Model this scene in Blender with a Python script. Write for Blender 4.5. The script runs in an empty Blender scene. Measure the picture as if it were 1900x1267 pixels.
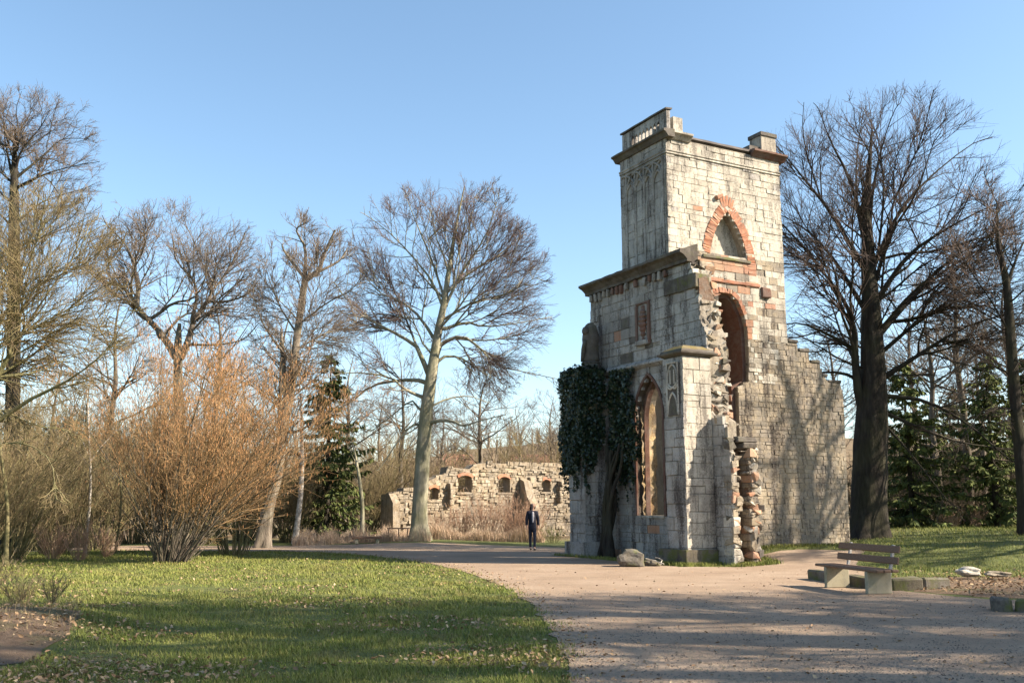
import bpy, bmesh, math, random
import numpy as np
from mathutils import Vector, Matrix, geometry
R = math.radians
random.seed(7)
scn = bpy.context.scene
COL = scn.collection

# ---------------------------------------------------------------- camera
F_PX, CX, CY, EYE = 1800.0, 950.0, 633.5, 1.6
PITCH = math.atan((938 - CY) / F_PX)
cam = bpy.data.cameras.new('camera'); cam_ob = bpy.data.objects.new('camera', cam)
COL.objects.link(cam_ob)
cam_ob.location = (0, 0, EYE); cam_ob.rotation_euler = (R(90) + PITCH, 0, 0)
cam.sensor_fit = 'HORIZONTAL'; cam.sensor_width = 36.0
cam.lens = 36.0 * F_PX / 1900.0
cam.clip_start = 0.1; cam.clip_end = 6000
scn.camera = cam_ob

# ---------------------------------------------------------------- sky, sun, exposure
SUN_EL, SUN_AZ = R(34), R(-10)          # azimuth measured from +X towards +Y
world = bpy.data.worlds.new('World'); scn.world = world; world.use_nodes = True
wn = world.node_tree.nodes; wl = world.node_tree.links
sky = wn.new('ShaderNodeTexSky'); sky.sky_type = 'NISHITA'; sky.sun_disc = False
sky.sun_elevation = SUN_EL; sky.sun_rotation = R(90) - SUN_AZ
sky.air_density = 1.0; sky.dust_density = .9; sky.ozone_density = 1.4; sky.altitude = 200
hs = wn.new('ShaderNodeHueSaturation'); hs.inputs['Hue'].default_value = .492; hs.inputs['Saturation'].default_value = 1.02; wl.new(sky.outputs[0], hs.inputs['Color'])
wl.new(hs.outputs[0], wn['Background'].inputs[0]); wn['Background'].inputs[1].default_value = 0.09
sl = bpy.data.lights.new('sun', 'SUN'); sun = bpy.data.objects.new('sun', sl); COL.objects.link(sun)
sl.energy = 5.0; sl.angle = R(0.53); sl.color = (1.0, 0.87, 0.70)
sdir = Vector((math.cos(SUN_EL)*math.cos(SUN_AZ), math.cos(SUN_EL)*math.sin(SUN_AZ), math.sin(SUN_EL)))
sun.rotation_euler = sdir.to_track_quat('Z', 'Y').to_euler()
sun.location = sdir * 60
scn.view_settings.view_transform = 'Standard'; scn.view_settings.look = 'None'
scn.view_settings.exposure = 1.58; scn.view_settings.gamma = 1.0
scn.render.engine = 'CYCLES'
scn.cycles.use_denoising = True
scn.cycles.max_bounces = 6; scn.cycles.diffuse_bounces = 3; scn.cycles.transparent_max_bounces = 4

# ---------------------------------------------------------------- pixel helpers (direction only; distance given)
cT, sT = math.cos(PITCH), math.sin(PITCH)
def ray(px, py):
    x = (px - CX) / F_PX; y = (CY - py) / F_PX
    return np.array([x, cT - y * sT, sT + y * cT])
def atY(px, py, Y):
    r = ray(px, py); t = Y / r[1]
    return np.array([0, 0, EYE]) + r * t
def gnd(px, py, h=0.0):
    r = ray(px, py); t = (h - EYE) / r[2]
    return np.array([0, 0, EYE]) + r * t
def ss(x):
    x = np.clip(x, 0, 1); return x * x * (3 - 2 * x)
def ground_h(x, y):
    x = np.asarray(x, float); y = np.asarray(y, float)
    h = .34 * ss((x - 5.6) / 2.4) * ss((y - 25.8) / 4.6)
    h = h + .34 * ss((x - 10.5) / 8) * ss((y - 24) / 9)
    h = h + .16 * np.exp(-((x + 4) / 3.0) ** 2 - ((y - 42.5) / 3.2) ** 2)
    h = h + .30 * np.exp(-((x + 6.7) / 1.5) ** 2 - ((y - 12.6) / 2.2) ** 2)
    h = h + .14 * np.exp(-((x - 10.6) / 2.0) ** 2 - ((y - 17.6) / 2.6) ** 2)
    h = h - 3.0 * ss((y - 58) / 50) - 1.6 * ss((-x - 15) / 16) * ss((y - 26) / 20)
    h = h + 36 * ss((y - 130) / 330) * (0.75 + .25 * np.sin(x * .011 + .6))
    return h

# ---------------------------------------------------------------- object helpers
def link(o, parent=None):
    COL.objects.link(o)
    if parent is not None: o.parent = parent
    return o
def tag(o, label=None, cat=None, group=None, kind=None):
    if label: o['label'] = label
    if cat: o['category'] = cat
    if group: o['group'] = group
    if kind: o['kind'] = kind
    return o
def empty(name, loc=(0, 0, 0), rz=0.0):
    o = bpy.data.objects.new(name, None); o.location = loc; o.rotation_euler = (0, 0, rz)
    o.empty_display_size = .2
    return link(o)
def copy_tree(o, parent=None):
    c = o.copy(); link(c, parent)
    for ch in o.children: copy_tree(ch, c)
    return c
def np_mesh(name, verts, faces, mats, midx=None, smooth=False):
    """verts (n,3); faces list of int arrays (m,k)"""
    me = bpy.data.meshes.new(name)
    verts = np.asarray(verts, np.float32)
    me.vertices.add(len(verts)); me.vertices.foreach_set('co', verts.ravel())
    faces = [np.asarray(f, np.int32) for f in faces if len(f)]
    loops = np.concatenate([f.ravel() for f in faces])
    counts = np.concatenate([np.full(len(f), f.shape[1], np.int32) for f in faces])
    starts = np.concatenate([[0], np.cumsum(counts)[:-1]]).astype(np.int32)
    me.loops.add(len(loops)); me.loops.foreach_set('vertex_index', loops)
    me.polygons.add(len(counts)); me.polygons.foreach_set('loop_start', starts)
    try: me.polygons.foreach_set('loop_total', counts)
    except Exception: pass
    for m in (mats if isinstance(mats, (list, tuple)) else [mats]): me.materials.append(m)
    if midx is not None: me.polygons.foreach_set('material_index', np.asarray(midx, np.int32))
    if smooth: me.polygons.foreach_set('use_smooth', np.ones(len(counts), bool))
    me.update(calc_edges=True)
    return me
def mesh_ob(name, me, parent=None):
    return link(bpy.data.objects.new(name, me), parent)
def bm_ob(name, bm, mat, parent=None, smooth=False, bevel=0):
    if bevel:
        bmesh.ops.bevel(bm, geom=[e for e in bm.edges], offset=bevel, segments=1, affect='EDGES', profile=.7)
    me = bpy.data.meshes.new(name); bm.normal_update(); bm.to_mesh(me); bm.free()
    for m in (mat if isinstance(mat, (list, tuple)) else [mat]): me.materials.append(m)
    if smooth:
        for p in me.polygons: p.use_smooth = True
    return mesh_ob(name, me, parent)
def add_box(bm, M, sx, sy, sz, jit=0):
    vs = []
    for z in (-.5, .5):
        for y in (-.5, .5):
            for x in (-.5, .5):
                p = Vector((x * sx, y * sy, z * sz))
                if jit: p += Vector([random.uniform(-jit, jit) for _ in range(3)])
                vs.append(bm.verts.new(M @ p))
    for f in ((0, 2, 3, 1), (4, 5, 7, 6), (0, 1, 5, 4), (2, 6, 7, 3), (0, 4, 6, 2), (1, 3, 7, 5)):
        bm.faces.new([vs[i] for i in f])
    return vs

# ---------------------------------------------------------------- materials
def nm(name):
    m = bpy.data.materials.new(name); m.use_nodes = True
    nt = m.node_tree; b = nt.nodes['Principled BSDF']; b.inputs['Roughness'].default_value = .9
    b.inputs['Specular IOR Level'].default_value = .25
    return m, nt, b
def N(nt, t, **kw):
    n = nt.nodes.new(t)
    for k, v in kw.items():
        if k in n.inputs.keys(): n.inputs[k].default_value = v
        else: setattr(n, k, v)
    return n
def ramp(nt, fac, stops):
    r = nt.nodes.new('ShaderNodeValToRGB'); el = r.color_ramp.elements
    while len(el) > 1: el.remove(el[-1])
    el[0].position = stops[0][0]; el[0].color = (*stops[0][1], 1)
    for p, c in stops[1:]:
        e = el.new(p); e.color = (*c, 1)
    nt.links.new(fac, r.inputs[0]); return r.outputs[0]
def mixc(nt, fac, a, b, mode='MIX'):
    m = nt.nodes.new('ShaderNodeMix'); m.data_type = 'RGBA'; m.blend_type = mode
    for s, v in ((m.inputs[0], fac), (m.inputs[6], a), (m.inputs[7], b)):
        if hasattr(v, 'links') or hasattr(v, 'is_linked'): nt.links.new(v, s)
        elif isinstance(v, (int, float)): s.default_value = v
        else: s.default_value = (*v, 1)
    return m.outputs[2]
def noise(nt, vec, scale, detail=4, rough=.6, map_scale=None):
    if map_scale is not None:
        mp = nt.nodes.new('ShaderNodeMapping'); mp.inputs['Scale'].default_value = map_scale
        nt.links.new(vec, mp.inputs[0]); vec = mp.outputs[0]
    n = N(nt, 'ShaderNodeTexNoise', Scale=scale, Detail=detail, Roughness=rough)
    nt.links.new(vec, n.inputs['Vector']); return n.outputs['Fac']
def bump(nt, b, h, strength, dist):
    n = N(nt, 'ShaderNodeBump', Strength=strength, Distance=dist)
    nt.links.new(h, n.inputs['Height']); nt.links.new(n.outputs[0], b.inputs['Normal'])
def wpos(nt): return nt.nodes.new('ShaderNodeNewGeometry').outputs['Position']
def opos(nt): return nt.nodes.new('ShaderNodeTexCoord').outputs['Object']
def math_n(nt, op, a, b=0.0):
    m = nt.nodes.new('ShaderNodeMath'); m.operation = op
    for s, v in ((m.inputs[0], a), (m.inputs[1], b)):
        if isinstance(v, (int, float)): s.default_value = v
        else: nt.links.new(v, s)
    return m.outputs[0]
def stone_mat(name, cols, stain=(.06, .05, .045), stain_amt=.55, island=False, bscale=18, bdist=.02, moss=0.0, pale_amt=.45):
    m, nt, b = nm(name)
    if island: rnd = nt.nodes.new('ShaderNodeNewGeometry').outputs['Random Per Island']
    else: rnd = nt.nodes.new('ShaderNodeObjectInfo').outputs['Random']
    n = len(cols); col = ramp(nt, rnd, [(i / max(1, n - 1), c) for i, c in enumerate(cols)])
    P = wpos(nt)
    big = noise(nt, P, .7, 5, .65); mid = noise(nt, P, 4.0, 6, .7); fine = noise(nt, P, 21, 6, .75)
    streak = noise(nt, P, 1.0, 7, .72, map_scale=(2.6, 2.6, .38))
    col = mixc(nt, math_n(nt, 'MULTIPLY', fine, .75), col, mixc(nt, .45, col, (.10, .08, .06)))
    pf = ramp(nt, math_n(nt, 'ADD', math_n(nt, 'MULTIPLY', mid, .6), math_n(nt, 'MULTIPLY', fine, .4)), [(.44, (0, 0, 0)), (.62, (1, 1, 1))])
    col = mixc(nt, math_n(nt, 'MULTIPLY', pf, pale_amt), col, (.64, .58, .48))
    gf = ramp(nt, math_n(nt, 'ADD', math_n(nt, 'MULTIPLY', big, .55), math_n(nt, 'MULTIPLY', mid, .45)), [(.455, (0, 0, 0)), (.56, (1, 1, 1))])
    col = mixc(nt, math_n(nt, 'MULTIPLY', gf, stain_amt * .75), col, (.17, .155, .14))
    sf = ramp(nt, math_n(nt, 'ADD', math_n(nt, 'MULTIPLY', streak, .62), math_n(nt, 'MULTIPLY', fine, .38)), [(.49, (0, 0, 0)), (.585, (1, 1, 1))])
    col = mixc(nt, math_n(nt, 'MULTIPLY', sf, stain_amt), col, stain)
    pitf = ramp(nt, noise(nt, P, 13, 3, .6), [(.66, (0, 0, 0)), (.70, (1, 1, 1))])
    col = mixc(nt, math_n(nt, 'MULTIPLY', pitf, .55), col, (.05, .042, .035))
    if moss:
        mo = noise(nt, P, 2.3, 5, .7); mf = ramp(nt, mo, [(.48, (0, 0, 0)), (.62, (1, 1, 1))])
        col = mixc(nt, math_n(nt, 'MULTIPLY', mf, moss), col, (.11, .12, .035))
    nt.links.new(col, b.inputs['Base Color'])
    pit = noise(nt, P, bscale, 8, .75)
    bump(nt, b, pit, .9, bdist)
    b.inputs['Roughness'].default_value = .95; b.inputs['Specular IOR Level'].default_value = .12
    return m
CREAM = [(.53, .485, .40), (.56, .52, .44), (.54, .495, .41), (.58, .545, .47), (.53, .48, .395), (.585, .55, .48), (.50, .445, .36)]
GREYS = [(.36, .345, .33), (.41, .395, .38), (.38, .36, .34), (.44, .43, .415), (.33, .315, .30), (.42, .41, .39), (.36, .34, .315)]
REDS = [(.40, .19, .11), (.46, .26, .16), (.36, .16, .10), (.48, .32, .21), (.42, .22, .13)]
RUBB = [(.31, .255, .18), (.36, .30, .22), (.27, .215, .15), (.38, .32, .235), (.33, .265, .185), (.29, .25, .195), (.36, .285, .20)]
M = {}
for key, cols, st, pl_ in (('cream', CREAM, .7, .5), ('grey', GREYS, .9, .5), ('red', REDS, .3, .2), ('rubble', RUBB, .95, .22)):
    M[key] = stone_mat(key + '_stone', cols, stain_amt=st, pale_amt=pl_)
    M[key + '_i'] = stone_mat(key + '_stone_joined', cols, stain_amt=st, island=True, pale_amt=pl_)
M['brick'] = stone_mat('red_brick', [(.40, .155, .085), (.45, .19, .105), (.36, .14, .08), (.46, .22, .13)], stain_amt=.35, bdist=.012, pale_amt=.18)
M['mortar'] = stone_mat('mortar_core', [(.30, .26, .20)], stain_amt=.6, bscale=12, bdist=.04)
M['brown_core'] = stone_mat('brown_core', [(.17, .10, .065)], stain_amt=.5, bscale=7, bdist=.08, pale_amt=.15)
M['dark_red'] = stone_mat('dark_red_sandstone', [(.15, .07, .052), (.19, .095, .07), (.13, .06, .045)], stain_amt=.45, pale_amt=.06)
M['dark_stone'] = stone_mat('blackened_stone', [(.075, .066, .06), (.10, .088, .078)], stain_amt=.7, moss=.2, pale_amt=.05)
M['mossy'] = stone_mat('mossy_stone', [(.09, .08, .058), (.125, .108, .078)], stain_amt=.75, moss=.8, pale_amt=.06)
M['mossgold'] = stone_mat('moss_gold_stone', [(.15, .115, .045), (.18, .14, .055)], stain_amt=.6, moss=.5, pale_amt=.05)
M['plaster'] = stone_mat('ochre_plaster', [(.52, .38, .20)], stain=(.17, .10, .05), stain_amt=.85, bscale=9, bdist=.05)
M['farwall'] = stone_mat('pale_rubble', [(.36, .29, .19), (.42, .35, .25), (.30, .23, .15), (.46, .39, .29), (.25, .19, .12)], stain_amt=.65, island=True)
M['farcore'] = stone_mat('pale_mortar', [(.27, .21, .14)], stain_amt=.6, bscale=6, bdist=.06)
M['concrete'] = stone_mat('lichen_concrete', [(.34, .31, .22)], stain_amt=.3, moss=.35, bdist=.006, pale_amt=.2)

def bark_mat(name, c1, c2, c3, scale=6, zs=.25, green=0.0):
    m, nt, b = nm(name); P = wpos(nt)
    a = noise(nt, P, scale, 6, .65, map_scale=(1, 1, zs)); c = noise(nt, P, 1.3, 4, .6)
    col = ramp(nt, a, [(.3, c1), (.55, c2), (.78, c3)])
    if green:
        g = ramp(nt, c, [(.42, (0, 0, 0)), (.62, (1, 1, 1))])
        col = mixc(nt, math_n(nt, 'MULTIPLY', g, green), col, (.13, .14, .055))
    nt.links.new(col, b.inputs['Base Color']); bump(nt, b, a, .9, .05)
    b.inputs['Specular IOR Level'].default_value = .1
    return m
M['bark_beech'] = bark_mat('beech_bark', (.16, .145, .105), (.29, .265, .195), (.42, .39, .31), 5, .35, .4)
M['bark_brown'] = bark_mat('brown_bark', (.075, .06, .047), (.15, .125, .10), (.25, .215, .175), 9, .2, .15)
M['bark_olive'] = bark_mat('olive_bark', (.10, .085, .045), (.18, .155, .085), (.26, .23, .14), 8, .3, .35)
M['bark_birch'] = bark_mat('pale_bark', (.16, .13, .10), (.45, .41, .36), (.60, .56, .50), 5, 1.6, .1)
M['bark_pale'] = bark_mat('pale_brown_bark', (.10, .082, .064), (.22, .185, .145), (.36, .315, .26), 9, .25, .15)
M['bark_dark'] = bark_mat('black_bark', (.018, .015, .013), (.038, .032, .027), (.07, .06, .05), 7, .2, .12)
def twig_mat(name, cols):
    m, nt, b = nm(name)
    r = nt.nodes.new('ShaderNodeNewGeometry').outputs['Random Per Island']
    nt.links.new(ramp(nt, r, [(i / max(1, len(cols) - 1), c) for i, c in enumerate(cols)]), b.inputs['Base Color'])
    b.inputs['Specular IOR Level'].default_value = .15
    return m
M['twig_beech'] = twig_mat('beech_twigs', [(.15, .105, .08), (.20, .15, .115), (.13, .085, .07), (.22, .17, .14)])
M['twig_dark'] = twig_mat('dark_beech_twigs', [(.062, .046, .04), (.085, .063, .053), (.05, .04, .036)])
M['twig_red'] = twig_mat('reddish_twigs', [(.105, .075, .064), (.15, .105, .088), (.085, .062, .055)])
M['twig_olive'] = twig_mat('olive_twigs', [(.19, .16, .075), (.24, .19, .10), (.16, .115, .065), (.21, .17, .11)])
M['twig_brown'] = twig_mat('brown_twigs', [(.14, .105, .078), (.19, .15, .115), (.11, .082, .063)])
M['twig_hazel'] = twig_mat('hazel_twigs', [(.27, .17, .085), (.32, .20, .10), (.22, .14, .075), (.25, .18, .10)])
M['catkin'] = twig_mat('hazel_catkins', [(.42, .22, .10), (.36, .18, .085), (.46, .28, .13), (.40, .19, .09)])
M['twig_rust'] = twig_mat('rusty_shoots', [(.30, .18, .12), (.38, .26, .18), (.26, .15, .10), (.44, .33, .24)])
M['drygrass'] = twig_mat('dry_grass', [(.44, .32, .22), (.52, .40, .28), (.38, .26, .18), (.48, .37, .28)])
M['needle'] = twig_mat('spruce_needles', [(.06, .08, .028), (.10, .125, .036), (.05, .066, .026), (.14, .155, .048), (.085, .095, .036)])
M['ivy'] = twig_mat('ivy_leaves', [(.012, .024, .014), (.018, .034, .018), (.010, .020, .013), (.03, .05, .022), (.014, .028, .016)])
M['ivy'].node_tree.nodes['Principled BSDF'].inputs['Roughness'].default_value = .34
M['ivy'].node_tree.nodes['Principled BSDF'].inputs['Specular IOR Level'].default_value = .4
M['leaf_dark'] = twig_mat('old_leaves', [(.22, .13, .07), (.32, .21, .12), (.15, .085, .05), (.38, .28, .17), (.18, .10, .06)])
M['leaf'] = twig_mat('fallen_leaves', [(.28, .18, .10), (.36, .26, .155), (.19, .115, .065), (.44, .34, .22), (.25, .155, .09), (.33, .22, .13)])
def grass_mat():
    m = twig_mat('grass_blades', [(.11, .15, .028), (.155, .19, .038), (.20, .22, .052), (.095, .125, .03), (.27, .25, .09), (.145, .175, .034), (.31, .26, .13)])
    nt = m.node_tree; b = nt.nodes['Principled BSDF']; src = b.inputs['Base Color'].links[0].from_socket; P = wpos(nt)
    f = ramp(nt, noise(nt, P, .9, 5, .7), [(.44, (0, 0, 0)), (.64, (1, 1, 1))])
    c = mixc(nt, math_n(nt, 'MULTIPLY', f, .6), src, (.26, .235, .07))
    f2 = ramp(nt, noise(nt, P, .5, 4, .6), [(.50, (0, 0, 0)), (.66, (1, 1, 1))])
    c = mixc(nt, math_n(nt, 'MULTIPLY', f2, .4), c, (.07, .115, .03))
    f3 = ramp(nt, noise(nt, P, .75, 6, .75), [(.56, (0, 0, 0)), (.66, (1, 1, 1))])
    nt.links.new(mixc(nt, math_n(nt, 'MULTIPLY', f3, .75), c, (.22, .165, .085)), b.inputs['Base Color'])
    return m
M['grass'] = grass_mat() if True else twig_mat('grass_blades', [(.085, .125, .025), (.13, .165, .035), (.17, .19, .05), (.075, .105, .028), (.24, .22, .085), (.12, .15, .03), (.28, .23, .12)])
M['far_twig'] = twig_mat('far_wood_twigs', [(.17, .125, .085), (.22, .17, .11), (.14, .105, .08), (.20, .17, .10)])
M['under_dark'] = twig_mat('understory_twigs', [(.07, .055, .04), (.10, .075, .05), (.055, .05, .035)])

def ground_mat():
    m, nt, b = nm('lawn_ground'); P = wpos(nt)
    a = noise(nt, P, .35, 6, .65); c = noise(nt, P, 3.5, 6, .7); d = noise(nt, P, 38, 4, .7)
    col = ramp(nt, c, [(.3, (.07, .09, .022)), (.5, (.115, .135, .035)), (.7, (.18, .175, .06))])
    df = ramp(nt, a, [(.56, (0, 0, 0)), (.68, (1, 1, 1))])
    col = mixc(nt, math_n(nt, 'MULTIPLY', df, .75), col, (.20, .145, .08))
    col = mixc(nt, math_n(nt, 'MULTIPLY', d, .5), col, (.05, .055, .02))
    # earth and leaf mould by place: the shrub margin behind the lawn, the wood, the bed beside the kerb
    sp = nt.nodes.new('ShaderNodeSeparateXYZ'); nt.links.new(P, sp.inputs[0])
    far = math_n(nt, 'SMOOTH_MIN', math_n(nt, 'DIVIDE', math_n(nt, 'SUBTRACT', sp.outputs[1], 44.0), 6.0), 1.0)
    far = ramp(nt, far, [(0, (0, 0, 0)), (1, (1, 1, 1))])
    col = mixc(nt, far, col, (.16, .115, .065))
    nt.links.new(col, b.inputs['Base Color']); bump(nt, b, d, .8, .04)
    return m
def soil_mat(name, c1, c2, c3, sc=6):
    m, nt, b = nm(name); P = wpos(nt)
    a = noise(nt, P, sc, 7, .7); d = noise(nt, P, 45, 5, .75); g = noise(nt, P, 1.1, 4, .6)
    col = ramp(nt, a, [(.3, c1), (.52, c2), (.72, c3)])
    col = mixc(nt, math_n(nt, 'MULTIPLY', ramp(nt, g, [(.52, (0, 0, 0)), (.66, (1, 1, 1))]), .55), col, (.11, .13, .04))
    col = mixc(nt, math_n(nt, 'MULTIPLY', d, .45), col, (.06, .04, .03))
    nt.links.new(col, b.inputs['Base Color']); bump(nt, b, d, .9, .05)
    return m
def gravel_mat():
    m, nt, b = nm('gravel_path'); P = wpos(nt)
    v = nt.nodes.new('ShaderNodeTexVoronoi'); v.inputs['Scale'].default_value = 42; nt.links.new(P, v.inputs['Vector'])
    a = noise(nt, P, .55, 6, .65); c = noise(nt, P, 7, 6, .7); f = noise(nt, P, 90, 3, .7)
    col = ramp(nt, a, [(.3, (.30, .215, .145)), (.5, (.385, .285, .20)), (.7, (.46, .355, .26))])
    vc = N(nt, 'ShaderNodeHueSaturation', Saturation=.12, Value=.55); nt.links.new(v.outputs['Color'], vc.inputs['Color'])
    col = mixc(nt, .32, col, vc.outputs[0], 'OVERLAY')
    col = mixc(nt, math_n(nt, 'MULTIPLY', ramp(nt, c, [(.5, (0, 0, 0)), (.7, (1, 1, 1))]), .35), col, (.22, .15, .11))
    wear = ramp(nt, noise(nt, P, .9, 6, .72, map_scale=(.5, 1.1, 1)), [(.42, (0, 0, 0)), (.62, (1, 1, 1))])
    col = mixc(nt, math_n(nt, 'MULTIPLY', wear, .45), col, (.24, .175, .125))
    col = mixc(nt, math_n(nt, 'MULTIPLY', f, .35), col, (.16, .115, .085))
    nt.links.new(col, b.inputs['Base Color'])
    h = math_n(nt, 'ADD', math_n(nt, 'MULTIPLY', v.outputs['Distance'], -.7), math_n(nt, 'ADD', f, c))
    bump(nt, b, h, .8, .018)
    b.inputs['Specular IOR Level'].default_value = .2
    return m
M['ground'] = ground_mat()
M['gravel'] = gravel_mat()
M['soil'] = soil_mat('leafy_soil', (.13, .085, .05), (.22, .15, .095), (.31, .23, .15))
M['bank'] = soil_mat('bare_earth', (.12, .08, .05), (.19, .13, .085), (.27, .195, .13), 3)
def wood_mat():
    m, nt, b = nm('bench_wood'); P = opos(nt)
    a = noise(nt, P, 5, 6, .6, map_scale=(8, .6, 8))
    nt.links.new(ramp(nt, a, [(.3, (.10, .06, .04)), (.55, (.17, .105, .07)), (.75, (.24, .17, .125))]), b.inputs['Base Color'])
    bump(nt, b, a, .5, .01); b.inputs['Roughness'].default_value = .7
    return m
M['wood'] = wood_mat()
def plain(name, c, rough=.8, sc=30):
    m, nt, b = nm(name); a = noise(nt, wpos(nt), sc, 4, .6)
    nt.links.new(ramp(nt, a, [(.3, tuple(x * .8 for x in c)), (.7, tuple(min(1, x * 1.15) for x in c))]), b.inputs['Base Color'])
    b.inputs['Roughness'].default_value = rough
    return m
M['steel'] = plain('grey_steel', (.30, .30, .30), .45)
M['lead'] = plain('weathered_lead', (.09, .075, .07), .7, 8)
M['skin'] = plain('skin', (.50, .31, .23), .6); M['hair'] = plain('dark_hair', (.018, .013, .011), .5, 90)
M['navy'] = plain('navy_cloth', (.020, .022, .036), .9, 60); M['jeans'] = plain('dark_denim', (.025, .03, .05), .9, 60)
M['shirt'] = plain('pale_cloth', (.55, .52, .55), .85, 40); M['shoe'] = plain('black_leather', (.015, .014, .014), .5)
M['roof'] = plain('red_roof_tiles', (.22, .10, .07), .85, 6); M['render'] = plain('pale_house_render', (.62, .56, .48), .9, 3)
M['glass'] = plain('dark_window_glass', (.03, .035, .04), .15, 3)

# ================================================================= GROUND
def axis(lo, hi, fine_lo, fine_hi, step, grow=1.22):
    a = list(np.arange(fine_lo, fine_hi + 1e-6, step)); s = step
    while a[-1] < hi: s *= grow; a.append(a[-1] + s)
    s = step
    while a[0] > lo: s *= grow; a.insert(0, a[0] - s)
    return np.array(a)
gx = axis(-1600, 1600, -26, 26, .5); gy = axis(-300, 2600, 4, 60, .5)
GX, GY = np.meshgrid(gx, gy); GZ = ground_h(GX, GY)
idx = np.arange(GX.size).reshape(GX.shape)
q = np.stack([idx[:-1, :-1], idx[:-1, 1:], idx[1:, 1:], idx[1:, :-1]], -1).reshape(-1, 4)
lawn = mesh_ob('lawn', np_mesh('lawn', np.stack([GX, GY, GZ], -1).reshape(-1, 3), [q], M['ground'], smooth=True))
tag(lawn, 'short green park lawn with brown patches, falling away to the wooded valley', 'lawn', kind='structure')

def sheet(name, poly, mat, dz, step=.5, jag=0.0, seed=1):
    """a ground sheet inside a plan polygon, draped over the terrain"""
    rng = np.random.default_rng(seed)
    pts = []
    n = len(poly)
    for i in range(n):
        a, b = np.array(poly[i][:2]), np.array(poly[(i + 1) % n][:2]); L = np.linalg.norm(b - a); k = max(1, int(L / .3))
        for j in range(k):
            p = a + (b - a) * j / k
            if jag: p = p + rng.normal(0, jag, 2) * min(1, L)
            pts.append(p)
    nb = len(pts); arr = np.array(pts)
    lo, hi = arr.min(0), arr.max(0)
    X, Y = np.meshgrid(np.arange(lo[0], hi[0], step), np.arange(lo[1], hi[1], step))
    allp = [Vector(p) for p in pts] + [Vector((x, y)) for x, y in zip(X.ravel(), Y.ravel())]
    v, e, f, *_ = geometry.delaunay_2d_cdt(allp, [(i, (i + 1) % nb) for i in range(nb)], [list(range(nb))], 1, 1e-5)
    V = np.array([(p.x, p.y) for p in v]); Z = ground_h(V[:, 0], V[:, 1]) + dz
    f = np.array([t for t in f if len(t) == 3])
    a, b, c = V[f[:, 0]], V[f[:, 1]], V[f[:, 2]]
    cr = (b[:, 0] - a[:, 0]) * (c[:, 1] - a[:, 1]) - (b[:, 1] - a[:, 1]) * (c[:, 0] - a[:, 0])
    f[cr < 0] = f[cr < 0][:, ::-1]
    return mesh_ob(name, np_mesh(name, np.c_[V, Z], [f], mat, smooth=True))
def inpoly(x, y, poly):
    P = np.array([p[:2] for p in poly]); r = np.zeros(len(x), bool); j = len(P) - 1
    for i in range(len(P)):
        c = ((P[i, 1] > y) != (P[j, 1] > y)) & (x < (P[j, 0] - P[i, 0]) * (y - P[i, 1]) / (P[j, 1] - P[i, 1] + 1e-12) + P[i, 0])
        r ^= c; j = i
    return r
G = lambda px, py: tuple(gnd(px, py)[:2])
path_left = [G(1052, 1267), G(1046, 1215), G(1022, 1165), G(985, 1120), G(935, 1088), G(880, 1066), G(820, 1050), G(760, 1040), G(690, 1031), G(600, 1025), G(520, 1022.5)]
path_poly = [(2.0, 2.0)] + [(.62, 6.5)] + path_left + [(-24, 36.6), (-24, 40.4), (-9.5, 40.0)] + [(-6, 40.3), (-2.5, 40.6), (1.0, 39.2), (4.0, 36.0), (2.6, 30.2), (4.4, 26.3), (6.2, 26.2), (6.8, 28.6), (8.6, 29.6), (10.4, 29.4), (9.2, 26.4), (8.4, 22.0), (7.35, 19.0), (8.0, 17.0), (11.5, 14.8), (16, 13.0), (22, 8), (22, 2)]
path = sheet('gravel_path', path_poly, M['gravel'], .010, jag=.05)
tag(path, 'pinkish gravel path sweeping from the foreground past the ruin', 'path', kind='structure')
bed_poly = [(7.45, 19.3), (8.2, 17.3), (11.4, 15.1), (17, 13.2), (17, 20.5), (13, 22.5), (10.0, 22.6), (8.4, 21.6)]
bed = sheet('soil_bed', bed_poly, M['soil'], .005, jag=.08, seed=4)
tag(bed, 'leaf strewn bare soil behind the mossy kerb stones', 'soil', kind='structure')
bank_poly = [G(-160, 1190), G(60, 1150), G(150, 1160), G(140, 1190), G(60, 1232), G(-100, 1262), G(-260, 1240)]
bank = sheet('earth_bank', bank_poly, M['bank'], .008, step=.25, jag=.06, seed=5)
tag(bank, 'bare brown earth bank at the edge of the lawn, bottom left', 'soil', kind='structure')

# ================================================================= RUIN
e1 = np.array([math.sin(R(62)), math.cos(R(62)), 0]); e2 = np.array([-e1[1], e1[0], 0]); ez = np.array([0, 0, 1.0])
O = gnd(1280, 1049) + .4 * e1
W3 = lambda u, v, z: O + u * e1 + v * e2 + np.array([0, 0, z])
ruin = empty('castle_ruin', tuple(O))
tag(ruin, 'tall roofless stone tower ruin with a red pointed arch and broken wall', 'ruin')
OFF = -Vector(O)
class Face:
    """vertical plane; a = distance along U, d = distance along outward normal N"""
    def __init__(s, org, U, Nn): s.o, s.U, s.N = np.array(org, float), U, Nn
    def p(s, a, z, d=0.0): return s.o + s.U * a + s.N * d + ez * z
    def rot(s):
        Y = Vector(-s.N); Z = Vector(ez)
        return Matrix((Y.cross(Z), Y, Z)).transposed()
def faceV(v): return Face(v * e2, e1, -e2)      # relative to the ruin's origin; seen from the sunny right
def faceU(u): return Face(u * e1, -e2, -e1) if False else Face(u * e1, e2, -e1)

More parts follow.
